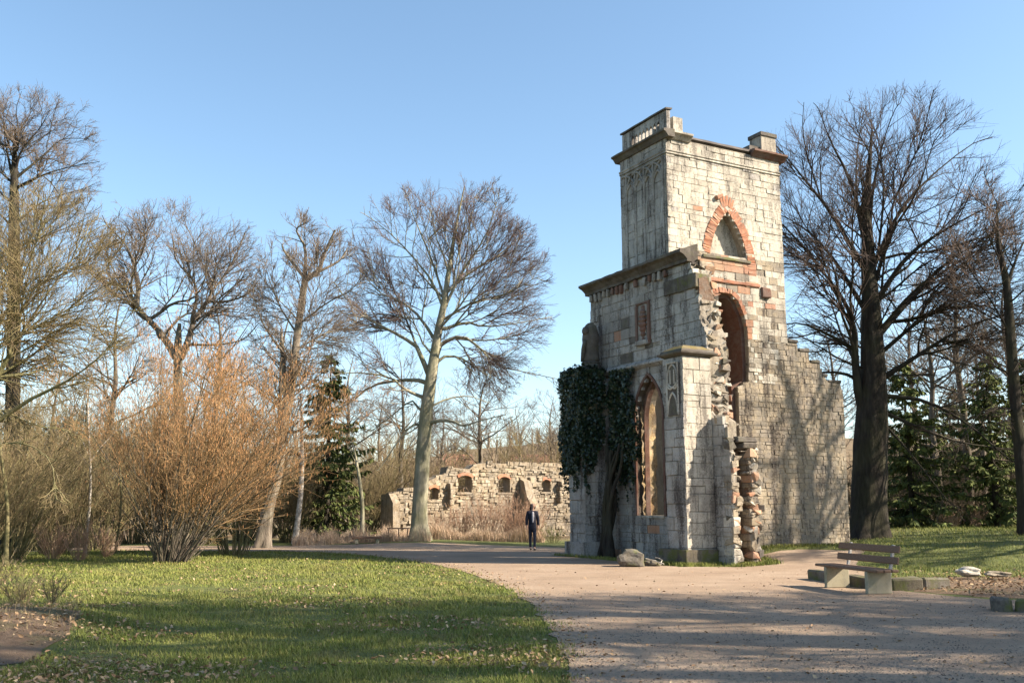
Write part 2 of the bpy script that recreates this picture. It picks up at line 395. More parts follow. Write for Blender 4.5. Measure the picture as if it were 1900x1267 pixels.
def prism(bm, face, loops, d0, d1):
    vecs = [[Vector((a, z, 0)) for a, z in lp] for lp in loops]
    tris = geometry.tessellate_polygon(vecs)
    flat = [p for lp in loops for p in lp]
    fr = [bm.verts.new(face.p(a, z, d1)) for a, z in flat]; bk = [bm.verts.new(face.p(a, z, d0)) for a, z in flat]
    for t in tris:
        try: bm.faces.new([fr[i] for i in t]); bm.faces.new([bk[i] for i in reversed(t)])
        except ValueError: pass
    s = 0
    for lp in loops:
        n = len(lp)
        for i in range(n):
            j = (i + 1) % n
            bm.faces.new((fr[s + i], fr[s + j], bk[s + j], bk[s + i]))
        s += n
    bmesh.ops.recalc_face_normals(bm, faces=bm.faces[:])
def prism_ob(name, face, loops, d0, d1, mat, parent):
    bm = bmesh.new(); prism(bm, face, loops, d0, d1); return bm_ob(name, bm, mat, parent)

# --- block meshes shared between stones
BLK = {}
def block_mesh(kind, mat, k, rough):
    key = (kind, mat, k)
    if key in BLK: return BLK[key]
    rs = random.Random(hash((k, rough, kind)) % 9999 if False else k * 31 + int(rough * 1000))
    bm = bmesh.new(); add_box(bm, Matrix.Identity(4), 1, 1, 1)
    bmesh.ops.bevel(bm, geom=bm.edges[:], offset=.018 + rough * .4, segments=1, affect='EDGES')
    for v in bm.verts:
        v.co.x += rs.uniform(-1, 1) * rough * .55; v.co.z += rs.uniform(-1, 1) * rough * .9
        if v.co.y < 0: v.co.y += rs.uniform(-1, 1) * rough * 1.6
    me = bpy.data.meshes.new(kind); bm.to_mesh(me); bm.free(); me.materials.append(M[mat]); BLK[key] = me
    return me
def intervals(loops, z):
    xs = []
    for lp in loops:
        n = len(lp)
        for i in range(n):
            (a0, z0), (a1, z1) = lp[i], lp[(i + 1) % n]
            if (z0 > z) != (z1 > z): xs.append(a0 + (a1 - a0) * (z - z0) / (z1 - z0))
    xs.sort(); return list(zip(xs[::2], xs[1::2]))
def masonry(parent, name, face, loops, z0, z1, hr, wr, pick, joint=.015, depth=.12, rough=.02, proud=.012, limit=300, seed=1, rest='small_stones', miss=0.0):
    rs = random.Random(seed); out = []
    z = z0
    while z < z1 - .04:
        h = rs.uniform(*hr)
        if z1 - (z + h) < hr[0] * .6: h = z1 - z
        for (a, b) in intervals(loops, z + h * .5):
            if b - a < .05: continue
            x = a
            first = True
            while x < b - 1e-4:
                w = rs.uniform(*wr)
                if first: w *= rs.uniform(.5, 1.0); first = False
                if b - (x + w) < wr[0] * .55: w = b - x
                if rs.random() >= miss:
                    hh, zz = h, z
                    if rs.random() < .07 and h > .2 and w > .3:      # a course split in two thin stones
                        out.append((x, x + w, z, z + h * .5)); zz = z + h * .5; hh = h * .5
                    out.append((x, x + w, zz, zz + hh))
                x += w
        z += h
    out.sort(key=lambda t: -(t[1] - t[0]) * (t[3] - t[2]))
    rotm = face.rot().to_4x4()
    buf = {}
    for i, (a, b, za, zb) in enumerate(out):
        pr = rs.gauss(0, proud); mat = pick((a + b) / 2, (za + zb) / 2, rs); k = rs.randrange(7)
        c = face.p((a + b) / 2, (za + zb) / 2, pr - depth / 2)
        Mx = Matrix.Translation(Vector(c)) @ rotm @ Matrix.Rotation(rs.gauss(0, rough * .35), 4, 'Y') @ Matrix.Diagonal((b - a - joint, depth, zb - za - joint, 1))
        if i < limit:
            o = bpy.data.objects.new(name, block_mesh(name, mat, k, rough)); link(o, parent); o.matrix_local = Mx
        else:
            buf.setdefault(mat, []).append((k, Mx))
    for mat, lst in buf.items():
        bm = bmesh.new()
        for k, Mx in lst:
            t = block_mesh(name, mat, k, rough); n0 = len(bm.verts)
            bm.from_mesh(t); bm.verts.ensure_lookup_table()
            for v in bm.verts[n0:]: v.co = Mx @ v.co
        o = bm_ob(rest, bm, M[mat + '_i'] if mat + '_i' in M else M[mat], parent); o['kind'] = 'stuff'
    return out

# ---- plan constants
UW, VT, UT, UR, VB = .55, 1.95, .67, 5.42, 4.5
FU, FV = faceU(UW), faceV(VT)
def arc(p0, c, p1, n):
    t = np.linspace(0, 1, n)[:, None]; p0, c, p1 = map(np.array, (p0, c, p1))
    return [tuple(x) for x in (1 - t) ** 2 * p0 + 2 * t * (1 - t) * c + t * t * p1]

# ---- facade wall (shaded, faces left) with the tall pointed window
win = [(2.31, 1.3)] + arc((2.31, 4.35), (2.33, 5.15), (3.0, 5.62), 9) + arc((3.0, 5.62), (3.68, 5.15), (3.7, 4.35), 9)[1:] + [(3.7, 1.3)]
fac_out = [(6.28, -.3), (6.28, 8.78), (.82, 8.78), (.70, 8.42), (.66, 7.9), (.42, 7.5), (.40, 6.9), (.16, 6.5), (.10, 5.7), (.16, 4.9), (.10, 4.1), (-.45, 3.95), (-.5, 3.6), (-.68, 3.2), (-.70, 2.0), (-.66, .9), (-.72, -.3)]
fac_core = [(a if z > 4.0 else max(a, -.16), z) for a, z in fac_out]
facade = prism_ob('facade_wall', FU, [fac_core, win], -.72, -.025, M['mortar'], ruin)
def pk_fac(a, z, r):
    if a < .9 and 7.9 < z < 8.42: return 'dark_stone' if r.random() < .8 else 'grey'
    t = r.random()
    if 2.6 < a < 4.6 and 6.1 < z < 7.9: return 'red' if t < .06 else ('dark_stone' if t < .2 else 'grey')
    return 'red' if t < .012 else 'grey'
fac_stones = [(a, max(z, -.1)) for a, z in fac_out]
masonry(facade, 'facing_stone', FU, [fac_stones, win], 0, 8.74, (.19, .36), (.28, .75), pk_fac, joint=.012, seed=3, rest='narrow_facing_stones', proud=.010)
# window surround: red moulding following the opening
def loop_band(bm, face, inner, width, d0, d1, closed=False):
    """a moulding of given width outside an open polyline in (a,z)"""
    P = np.array(inner); n = len(P); outp = []
    for i in range(n):
        t = P[min(i + 1, n - 1)] - P[max(i - 1, 0)]; t = t / np.linalg.norm(t); outp.append(P[i] + np.array([-t[1], t[0]]) * width)
    for i in range(n - 1):
        quad = [P[i], P[i + 1], outp[i + 1], outp[i]]
        f = [bm.verts.new(face.p(a, z, d1)) for a, z in quad]; b = [bm.verts.new(face.p(a, z, d0)) for a, z in quad]
        bm.faces.new(f); bm.faces.new(b[::-1])
        for j in range(4): bm.faces.new((f[j], b[j], b[(j + 1) % 4], f[(j + 1) % 4]))
    bmesh.ops.remove_doubles(bm, verts=bm.verts[:], dist=1e-5)
    bmesh.ops.recalc_face_normals(bm, faces=bm.faces[:])
bm = bmesh.new(); loop_band(bm, FU, win, .085, -.3, .035); wa = bm_ob('window_surround', bm, M['dark_red'], facade)
win_in = [(3.0 + (a - 3.0) * .86, 1.3 + (z - 1.3) * .965) for a, z in win]
bm = bmesh.new(); loop_band(bm, FU, win_in, .10, -.42, -.25); bm_ob('inner_moulding', bm, M['dark_red'], facade)
# ochre plastered reveal of the window (far jamb), rough outline
rv = Face(FU.p(3.66, 0) , e1, -e2)
bm = bmesh.new()
nz, nu = 26, 5; gridv = {}
rs = random.Random(5)
for i in range(nz + 1):
    for j in range(nu + 1):
        z = 1.31 + (4.95 - 1.31) * i / nz; a = .16 + .55 * j / nu
        gridv[i, j] = bm.verts.new(rv.p(a + rs.uniform(-.03, .03), z, -.03 + rs.uniform(0, .09)))
for i in range(nz):
    for j in range(nu): bm.faces.new((gridv[i, j], gridv[i, j + 1], gridv[i + 1, j + 1], gridv[i + 1, j]))
bm_ob('window_reveal', bm, M['plaster'], facade, smooth=True)
bm = bmesh.new(); add_box(bm, Matrix.Translation(Vector(FU.p(3.0, 1.27, -.33))) @ FU.rot().to_4x4(), 1.36, .74, .07); bm_ob('window_sill', bm, M['cream'], facade)

# ---- lower cornice of the facade, corbel frieze, ledge
def sweep(name, face, prof, a0, a1, mat, parent, n=1, jit=0):
    """extrude a (d,z) profile along a"""
    bm = bmesh.new(); rings = []
    rs = random.Random(len(name))
    for k in range(n + 1):
        a = a0 + (a1 - a0) * k / n
        rings.append([bm.verts.new(face.p(a, z + rs.uniform(-jit, jit), d + rs.uniform(-jit, jit))) for d, z in prof])
    m = len(prof)
    for k in range(n):
        for i in range(m): bm.faces.new((rings[k][i], rings[k][(i + 1) % m], rings[k + 1][(i + 1) % m], rings[k + 1][i]))
    bm.faces.new(rings[0]); bm.faces.new(rings[-1][::-1])
    bmesh.ops.recalc_face_normals(bm, faces=bm.faces[:])
    return bm_ob(name, bm, mat, parent)
sweep('cornice', FU, [(-.3, 9.36), (.20, 9.16), (.36, 9.12), (.36, 9.04), (.22, 8.98), (.10, 8.86), (.10, 8.78), (-.3, 8.785)], .78, 6.46, M['dark_stone'], facade, 24, .014)
for i in range(17):
    a = 1.95 + i * .262 + random.uniform(-.02, .02); bm = bmesh.new()
    hh = random.uniform(.2, .3)
    if random.random() < .12: continue
    add_box(bm, Matrix.Translation(Vector(FU.p(a, 8.76 - hh / 2, .045))) @ FU.rot().to_4x4() @ Matrix.Rotation(random.uniform(-.3, .3), 4, 'Y'), .14, .11, hh, .02)
    bm_ob('corbel', bm, M['dark_red'] if random.random() < .3 else M['grey'], facade, bevel=.02)
for (a, w, z, h, m) in ((1.05, .62, 8.15, .46, 'mossy'), (1.68, .70, 8.16, .44, 'dark_stone')):
    bm = bmesh.new(); add_box(bm, Matrix.Translation(Vector(FU.p(a, z, -.03))) @ FU.rot().to_4x4(), w, .18, h); bm_ob('band_block', bm, M[m], facade, bevel=.012)
bm = bmesh.new(); add_box(bm, Matrix.Translation(Vector(FU.p(.66, 8.14, -.2))) @ FU.rot().to_4x4(), .34, .55, .46, .03); bm_ob('band_block', bm, M['mossy'], facade, bevel=.03)
sweep('ledge', FU, [(-.02, 6.12), (.10, 6.06), (.16, 6.0), (.16, 5.95), (.03, 5.86), (-.02, 5.86)], .9, 5.25, M['grey'], facade, 8, .008)
# weathered relief in a shallow niche
rel = sweep('relief_niche', FU, [(-.02, 8.0), (.05, 7.98), (.05, 7.93), (-.02, 7.9)], 2.82, 3.56, M['dark_red'], facade, 4, .012)
for a in (2.86, 3.52):
    bm = bmesh.new(); add_box(bm, Matrix.Translation(Vector(FU.p(a, 7.25, .02))) @ FU.rot().to_4x4(), .10, .10, 1.3, .01); bm_ob('niche_jamb', bm, M['dark_red'], rel, bevel=.012)
bm = bmesh.new()
for i in range(26):
    z = 6.75 + i * .045; r = .17 * math.sin(math.pi * min(1, max(.12, (i + 2) / 30))) + .03 * math.sin(i * 1.9)
    ring = [bm.verts.new(FU.p(3.19 + (r + .03 * math.sin(i * 2.3 + k)) * math.cos(t), z, .0 + .12 * (r / .17) * math.sin(t))) for k, t in enumerate(np.linspace(0, math.pi, 8))]
    if i:
        for k in range(7): bm.faces.new((prev[k], prev[k + 1], ring[k + 1], ring[k]))
    prev = ring
bm_ob('carved_figure', bm, M['dark_red'], rel)
bm = bmesh.new(); add_box(bm, Matrix.Translation(Vector(FU.p(3.19, 6.66, .06))) @ FU.rot().to_4x4(), .62, .2, .14, .01); bm_ob('niche_sill', bm, M['grey'], rel, bevel=.02)

# ---- buttresses
def box_core(name, u0, u1, v0, v1, z0, z1, mat, parent):
    bm = bmesh.new(); c = ((u0 + u1) / 2) * e1 + ((v0 + v1) / 2) * e2 + ez * (z0 + z1) / 2
    add_box(bm, Matrix.Translation(Vector(c)) @ Matrix((Vector(e1), Vector(e2), Vector(ez))).transposed().to_4x4(), u1 - u0, v1 - v0, z1 - z0)
    bmesh.ops.recalc_face_normals(bm, faces=bm.faces[:]); return bm_ob(name, bm, mat, parent)
but = box_core('buttress', -.415, UW - .02, .035, .86, -.3, 5.78, M['mortar'], ruin)
pk_but = lambda a, z, r: 'cream' if r.random() < .55 else ('grey' if r.random() < .93 else 'red')
masonry(but, 'buttress_block', faceU(-.45), [[(0, 0), (.9, 0), (.9, 5.75), (0, 5.75)]], 0, 5.75, (.33, .5), (.5, .95), lambda a, z, r: 'grey', seed=5, joint=.018)
masonry(but, 'buttress_block', faceV(0), [[(-.45, 0), (UW - .01, 0), (UW - .01, 5.75), (-.45, 5.75)]], 0, 5.75, (.28, .5), (.4, .9), lambda a, z, r: 'cream', seed=6, joint=.014, proud=.006)
low = box_core('plinth', -.58, UW - .03, -.10, 1.15, -.3, .42, M['mossy'], ruin)
# gothic panel on the buttress' narrow face
FP = faceU(-.45)
bm = bmesh.new(); add_box(bm, Matrix.Translation(Vector(FP.p(.42, 4.85, .012))) @ FP.rot().to_4x4(), .52, .06, 1.5); pn = bm_ob('tracery_panel', bm, M['dark_stone'], but)
def tube_path(bm, pts, r, sides=6):
    pts = [Vector(p) for p in pts]; prev = None
    for i, p in enumerate(pts):
        t = (pts[min(i + 1, len(pts) - 1)] - pts[max(i - 1, 0)]).normalized()
        n1 = t.cross(Vector((.31, .17, .93)) if abs(t.z) < .9 else Vector((1, .2, 0))).normalized(); n2 = t.cross(n1)
        ring = [bm.verts.new(p + (n1 * math.cos(k * 2 * math.pi / sides) + n2 * math.sin(k * 2 * math.pi / sides)) * r) for k in range(sides)]
        if prev:
            for k in range(sides): bm.faces.new((prev[k], prev[(k + 1) % sides], ring[(k + 1) % sides], ring[k]))
        else: bm.faces.new(ring[::-1])
        prev = ring
    bm.faces.new(prev)
def ribs(name, face, lines, r, d, mat, parent):
    bm = bmesh.new()
    for ln in lines: tube_path(bm, [face.p(a, z, d) for a, z in ln], r)
    return bm_ob(name, bm, mat, parent)
tl = [[(.17, 4.1), (.17, 5.6)], [(.67, 4.1), (.67, 5.6)], [(.17, 5.6), (.67, 5.6)],
      arc((.2, 5.05), (.2, 5.5), (.42, 5.55), 7) + arc((.42, 5.55), (.64, 5.5), (.64, 5.05), 7)[1:], [(.33, 5.0), (.33, 5.4)], [(.51, 5.0), (.51, 5.4)],
      arc((.2, 5.05), (.42, 4.75), (.64, 5.05), 8), arc((.2, 4.15), (.2, 4.6), (.42, 4.75), 7) + arc((.42, 4.75), (.64, 4.6), (.64, 4.15), 7)[1:], arc((.2, 4.95), (.28, 4.8), (.42, 4.9), 6), arc((.64, 4.95), (.56, 4.8), (.42, 4.9), 6)]
ribs('tracery', FP, tl, .028, .05, M['cream'], pn)
def cap_stone(name, u0, u1, v0, v1, z, parent, m1, m2):
    e = empty(name + '_dummy') if False else None
    bm = bmesh.new()
    def ring(o, zz): return [bm.verts.new(u * e1 + v * e2 + ez * zz) for u, v in ((u0 - o, v0 - o), (u1 + o, v0 - o), (u1 + o, v1 + o), (u0 - o, v1 + o))]
    rs_ = [ring(0.0, z), ring(.05, z + .03), ring(.15, z + .08), ring(.16, z + .13), ring(.10, z + .145), ring(.06, z + .21), ring(-.16, z + .34)]
    for a, b in zip(rs_[:-1], rs_[1:]):
        for k in range(4): bm.faces.new((a[k], a[(k + 1) % 4], b[(k + 1) % 4], b[k]))
    bm.faces.new(rs_[0][::-1]); bm.faces.new(rs_[-1])
    for f in bm.faces[20:]: f.material_index = 1
    bmesh.ops.recalc_face_normals(bm, faces=bm.faces[:]); return bm_ob(name, bm, [m1, m2], parent)
cap_stone('buttress_cap', -.42, .58, .03, .86, 5.76, but, M['dark_stone'], M['mossgold'])
lbut = box_core('buttress', -.415, UW - .02, 5.235, 6.115, -.3, 5.78, M['mortar'], ruin)
masonry(lbut, 'buttress_block', faceU(-.45), [[(5.2, 0), (6.15, 0), (6.15, 5.75), (5.2, 5.75)]], 0, 5.75, (.3, .45), (.5, .95), lambda a, z, r: 'grey', seed=8, joint=.02)
masonry(lbut, 'buttress_block', faceV(5.2), [[(-.45, 0), (UW, 0), (UW, 5.75), (-.45, 5.75)]], 0, 5.75, (.26, .42), (.35, .8), lambda a, z, r: 'grey', seed=9, joint=.02)
box_core('plinth', -.58, UW - .03, 5.08, 6.26, -.3, .46, M['grey'], ruin)
cap_stone('buttress_cap', -.42, .5, 5.24, 6.1, 5.76, lbut, M['dark_stone'], M['dark_stone'])

# ---- near wall of the tower (sunlit, faces right) with the walled-up arch and the tall doorway
door = [(1.75, .05), (1.75, 6.9)] + arc((1.85, 7.3), (2.1, 8.3), (2.85, 8.28), 8) + [(3.12, 8.26), (3.36, 8.08), (3.6, 7.62), (3.72, 7.2), (3.74, 6.2), (3.70, 5.45), (3.25, 5.3), (3.2, .05)]
nic = [(2.30, 9.5)] + arc((2.32, 9.6), (2.52, 10.5), (3.07, 10.98), 9) + arc((3.07, 10.98), (3.66, 10.45), (3.82, 9.5), 9)[1:]
tow_out = [(UT + .03, -.4), (UT + .03, 13.12), (UR - .03, 13.12), (UR - .03, 6.9), (5.84, 6.9), (5.86, 6.62), (6.33, 6.62), (6.36, 6.28), (6.78, 6.28), (6.96, 5.9), (7.12, 5.68), (7.72, 5.66), (7.82, 5.25), (7.75, -.4)]
tower = prism_ob('tower_wall', FV, [tow_out, door, nic], -.52, -.016, M['mortar'], ruin)
def pk_tow(a, z, r):
    t = r.random()
    if z > 9.5: return 'red' if t < .008 else ('cream' if t < .97 else 'grey')
    if 1.4 < a < 4.3 and 8.9 < z < 9.4: return 'red' if t < .8 else 'cream'
    if 1.0 < a < 4.4 and 6.6 < z < 8.9: return 'red' if t < .26 else ('cream' if t < .84 else 'rubble')
    if z > 6.4: return 'cream' if t < .65 else ('red' if t < .75 else 'rubble')
    return 'rubble'
cut = 6.85
up_loop = [(UT, cut), (UT, 13.1), (UR, 13.1), (UR, cut)]
masonry(tower, 'ashlar_block', FV, [up_loop, door, nic], cut, 13.08, (.15, .27), (.22, .60), pk_tow, joint=.008, seed=11, proud=.008, rough=.03, rest='small_ashlar_blocks')
lo_loop = [(a, min(max(z, .2), cut)) for a, z in tow_out if z < 7.0] + [(UT + .03, .2), (UT + .03, cut), (UR, cut)]
lo_loop = [(UT + .9, .2), (UT + .9, cut), (5.84, cut + .05), (5.86, 6.62), (6.33, 6.62), (6.36, 6.28), (6.78, 6.28), (6.96, 5.9), (7.12, 5.68), (7.72, 5.66), (7.82, 5.25), (7.75, .2)]
masonry(tower, 'rubble_stone', FV, [lo_loop, door], .2, cut, (.085, .19), (.11, .38), lambda a, z, r: 'cream' if (a < 5.0 and z > 5.4 and r.random() < .5) else 'rubble', joint=.008, depth=.16, rough=.06, proud=.006, seed=12, rest='small_rubble_stones', miss=.02)
prism_ob('niche_back', FV, [[(2.1, 9.3), (4.0, 9.3), (4.0, 11.1), (2.1, 11.1)]], -.62, -.36, M['cream'], tower)
# brick arch of the walled-up window: each voussoir a part
def voussoirs(face, curve, w, t_out, mat, parent, name, n, d=.015, skip=()):
    P = np.array(curve); seg = np.r_[0, np.cumsum(np.linalg.norm(np.diff(P, axis=0), axis=1))]
    for i in range(n):
        if i in skip: continue
        s = (i + .5) / n * seg[-1]; a = np.interp(s, seg, P[:, 0]); z = np.interp(s, seg, P[:, 1])
        a2 = np.interp(s + .02, seg, P[:, 0]); z2 = np.interp(s + .02, seg, P[:, 1]); a1 = np.interp(s - .02, seg, P[:, 0]); z1 = np.interp(s - .02, seg, P[:, 1])
        t = np.array([a2 - a1, z2 - z1]); t /= np.linalg.norm(t); nrm = np.array([-t[1], t[0]])
        ww = w * random.uniform(.96, 1.05)
        c = np.array([a, z]) + nrm * (ww / 2)
        o = bpy.data.objects.new(name, block_mesh(name, mat, i % 7, .03)); link(o, parent)
        o.matrix_local = Matrix.Translation(Vector(face.p(c[0], c[1], d - .2 + random.gauss(0, .004)))) @ face.rot().to_4x4() @ Matrix.Rotation(-math.atan2(nrm[1], nrm[0]), 4, 'Y') @ Matrix.Diagonal((ww, .4, seg[-1] / n + .006, 1))
voussoirs(FV, arc((2.30, 9.5), (2.50, 10.5), (3.07, 10.99), 14), .33, 0, 'brick', tower, 'voussoir', 22)
voussoirs(FV, arc((3.07, 10.99), (3.68, 10.45), (3.84, 9.5), 14) + [(3.86, 8.95)], .33, 0, 'brick', tower, 'voussoir', 30)
for k in range(5):
    a0 = 2.86 + k * .105; bm = bmesh.new()
    add_box(bm, Matrix.Translation(Vector(FV.p(a0, 11.36 - abs(k - 2) * .05, -.1))) @ FV.rot().to_4x4() @ Matrix.Rotation((k - 2) * .18, 4, 'Y'), .09, .25, .34, .008); bm_ob('voussoir', bm, M['brick'], tower)
# doorway arch bricks and reddish jamb
voussoirs(FV, door[1:10], .17, 0, 'brick', tower, 'voussoir', 16, d=.03)
voussoirs(FV, door[9:13], .15, 0, 'brick', tower, 'voussoir', 11, d=.02)
bm = bmesh.new(); loop_band(bm, FV, door[8:], -.14, -.9, -.16)
bm_ob('door_jamb', bm, M['dark_red'], tower)
# red string course and mossy sill under the walled-up arch
sweep('string_course', FV, [(-.02, 9.47), (.05, 9.44), (.06, 9.36), (-.02, 9.34)], 2.0, 3.95, M['mossy'], tower, 6, .01)
sweep('string_course', FV, [(-.02, 8.72), (.05, 8.70), (.05, 8.61), (-.02, 8.58)], 1.5, 4.3, M['brick'], tower, 10, .012)
bm = bmesh.new(); add_box(bm, Matrix.Translation(Vector(FV.p(4.55, 8.45, -.05))) @ FV.rot().to_4x4(), .42, .3, .34, .03); bm_ob('projecting_stone', bm, M['dark_red'], tower, bevel=.03)
# stub of broken stone hanging left of the arch head
bm = bmesh.new(); add_box(bm, Matrix.Translation(Vector(FV.p(2.72, 11.42, .03))) @ FV.rot().to_4x4() @ Matrix.Rotation(-.5, 4, 'Y'), .26, .2, .13, .02); bm_ob('projecting_stone', bm, M['brick'], tower, bevel=.02)
# darker coping stones on the steps of the falling wall
for (u0, u1, z) in ((5.42, 5.88, 6.92), (5.9, 6.38, 6.65), (6.4, 6.82, 6.30), (6.9, 7.16, 5.86), (7.16, 7.76, 5.68)):
    bm = bmesh.new(); add_box(bm, Matrix.Translation(Vector(FV.p((u0 + u1) / 2, z + .03, -.25))) @ FV.rot().to_4x4(), u1 - u0, .56, .1, .02); bm_ob('coping_stone', bm, M['dark_stone'], tower, bevel=.025)
# ---- upper tower: left face with blind tracery, cornice, parapet, corner blocks
FTL = faceU(UT)
side = prism_ob('side_wall', FTL, [[(VT + .03, 8.6), (VB, 8.6), (VB, 13.12), (VT + .03, 13.12)]], -.5, -.035, M['mortar'], ruin)
masonry(side, 'side_slab', FTL, [[(VT, 9.0), (VB, 9.0), (VB, 13.1), (VT, 13.1)]], 9.0, 13.08, (.42, .62), (.4, .85), lambda a, z, r: 'grey', joint=.012, proud=.006, rough=.008, seed=15)
ml = [[(v, 9.3), (v, 12.45)] for v in (2.12, 2.62, 3.12, 3.62, 4.12)] + [[(2.12, 12.47), (4.4, 12.47)]]
for v in (2.12, 2.62, 3.12, 3.62):
    ml.append(arc((v, 11.75), (v + .02, 12.3), (v + .5, 12.45), 6)); ml.append(arc((v + .5, 11.75), (v + .48, 12.3), (v, 12.45), 6))
    ml.append(arc((v, 11.75), (v + .05, 12.0), (v + .25, 12.12), 5)); ml.append(arc((v + .5, 11.75), (v + .45, 12.0), (v + .25, 12.12), 5))
ribs('blind_tracery', FTL, ml, .038, .02, M['grey'], side)
box_core('back_wall', UT + .02, UR - .02, VB - .4, VB - .02, -.4, 13.1, M['mortar'], ruin)
rw = box_core('end_wall', UR - .5, UR - .06, VT + .1, VB - .1, -.4, 13.09, M['mortar'], ruin)
box_core('roof_slab', UT + .1, UR - .1, VT + .1, VB - .1, 13.0, 13.22, M['lead'], ruin)
box_core('floor_slab', UT + .3, UR - .3, VT + .3, VB - .3, 8.7, 8.9, M['mortar'], ruin)
prof = [(-.2, 13.32), (.10, 13.30), (.22, 13.28), (.22, 13.22), (.15, 13.19), (.08, 13.10), (.05, 13.06), (-.2, 13.06)]
sweep('cornice', FTL, prof, VT - .22, VB + .2, M['dark_stone'], side, 8, .004)
sweep('cornice', FV, prof, UT + .05, UT + .95, M['cream'], tower, 3, .004)
sweep('cornice', FV, prof, UR - 1.25, UR + .2, M['dark_red'], tower, 3, .004)
sweep('cornice', FV, [(-.2, 13.30), (.03, 13.27), (.03, 13.20), (-.2, 13.10)], UT + .95, UR - 1.25, M['lead'], tower, 8, .006)
sp = [(-.02, 12.72), (.05, 12.70), (.05, 12.66), (.02, 12.63), (.04, 12.58), (-.02, 12.56)]
sweep('string_course', FTL, sp, VT - .04, VB, M['grey'], side, 2)
sweep('string_course', FV, sp, UT - .04, UR, M['cream'], tower, 2)
# pierced parapet along the left edge
slots = []
for k in range(8):
    a = 2.42 + k * .2; w = .07
    slots.append([(a - w, 13.45), (a - w, 13.72), (a, 13.8), (a + w, 13.72), (a + w, 13.45)])
FPa = faceU(UT + .08)
par = prism_ob('parapet', FPa, [[(VT + .02, 13.31), (VT + .02, 14.04), (VB - .05, 14.0), (VB - .05, 13.31)]] + slots, -.14, 0, M['grey'], ruin)
sweep('coping', FPa, [(-.20, 14.06), (-.20, 14.12), (.05, 14.10), (.06, 14.04)], VT - .02, VB, M['dark_stone'], par, 6, .006)
for (u0, u1, za, zb) in ((UT + .42, UT + .72, 13.31, 13.86), (UT + .36, UT + .60, 13.86, 13.862)):
    if zb - za > .1: box_core('end_block', UT + .345, u1, VT + .03, VT + .55, za, zb, M['cream'], par)
cb = box_core('corner_block', 4.72, 5.36, VT + .05, VT + .62, 13.31, 13.92, M['cream'], ruin)
box_core('block_coping', 4.68, 5.40, VT + .01, VT + .66, 13.925, 14.05, M['dark_stone'], cb)
box_core('sloping_block', 4.25, 4.715, VT + .12, VT + .55, 13.31, 13.52, M['dark_stone'], cb)

# ---- broken end of the facade wall: rough projecting stones
end = empty('dummy') if False else facade
rsr = random.Random(21)
def rough_stone(parent, name, c, s, mat, rot=.25):
    bm = bmesh.new()
    for _ in range(13):
        p = Vector([math.copysign(.5 - .5 * rsr.random() ** 2.2 * .9, rsr.uniform(-1, 1)) for _ in range(3)])
        bm.verts.new((p.x * s[0] * 1.08, p.y * s[1], p.z * s[2] * 1.08))
    hull = bmesh.ops.convex_hull(bm, input=bm.verts[:])
    bmesh.ops.delete(bm, geom=[g for g in set(hull['geom_interior'] + hull['geom_unused']) if isinstance(g, bmesh.types.BMVert)], context='VERTS')
    bmesh.ops.recalc_face_normals(bm, faces=bm.faces[:])
    Mx = Matrix.Translation(Vector(c)) @ FV.rot().to_4x4() @ Matrix.Rotation(rsr.uniform(-rot, rot), 4, 'Y') @ Matrix.Rotation(rsr.uniform(-rot, rot), 4, 'Z')
    bm.transform(Mx)
    return bm_ob(name, bm, M[mat], parent)
prof_end = sorted([(z, a) for a, z in fac_out if a < 1.0])
zz = np.array([p[0] for p in prof_end]); vv = np.array([p[1] for p in prof_end])
z = .1
while z < 8.7:
    h = rsr.uniform(.09, .2); ve = float(np.interp(z + h / 2, zz, vv))
    u = UW + rsr.uniform(.0, .1)
    groove = z < 3.9
    while u < (1.46 if z < 3.2 else 1.22):
        w = rsr.uniform(.10, .28)
        uc = u + w / 2
        d = 0.0
        if groove and .82 < uc < 1.25: d = .50
        t = rsr.random()
        mat = ('brown_core' if d else ('red' if t < .18 else ('rubble' if t < .58 else ('dark_stone' if t < .70 else 'cream'))))
        if rsr.random() > .06:
            rough_stone(facade, 'broken_stone', uc * e1 + (ve + d + rsr.uniform(.06, .17)) * e2 + ez * (z + h / 2), (w * 1.2, rsr.uniform(.26, .42), h * 1.25), mat, .12)
        u += w
    z += h
# springer of the lost window arch and the quoins below it
for (uc_, zc_, w_, h_) in ((1.18, 3.42, .74, .15), (1.26, 3.24, .52, .2)):
    bm = bmesh.new(); add_box(bm, Matrix.Translation(Vector(uc_ * e1 - .46 * e2 + ez * zc_)) @ FV.rot().to_4x4(), w_, .5, h_, .025); bm_ob('springer', bm, M['dark_stone'], facade, bevel=.03)
box_core('broken_core', UW + .026, UW + .22, -.60, -.1, -.3, 3.75, M['mortar'], facade); box_core('broken_core', 1.27, 1.49, -.56, -.1, -.3, 3.1, M['brown_core'], facade)
zq = .1
while zq < 3.0:
    hq = rsr.uniform(.12, .26); wq = rsr.uniform(.22, .34)
    bm = bmesh.new(); add_box(bm, Matrix.Translation(Vector((1.52 - wq / 2) * e1 - (.47 + rsr.uniform(-.03, .03)) * e2 + ez * (zq + hq / 2))) @ FV.rot().to_4x4(), wq, .42, hq - .008, .022)
    bm_ob('quoin', bm, M['red' if rsr.random() < .15 else 'rubble'], facade, bevel=.02)
    wq2 = rsr.uniform(.16, .30)
    bm = bmesh.new(); add_box(bm, Matrix.Translation(Vector((UW + .015 + wq2 / 2) * e1 - (.49 + rsr.uniform(-.03, .03)) * e2 + ez * (zq + hq / 2))) @ FV.rot().to_4x4(), wq2, .42, hq - .008, .022)
    bm_ob('quoin', bm, M['cream' if rsr.random() < .6 else 'rubble'], facade, bevel=.02)
    zq += hq
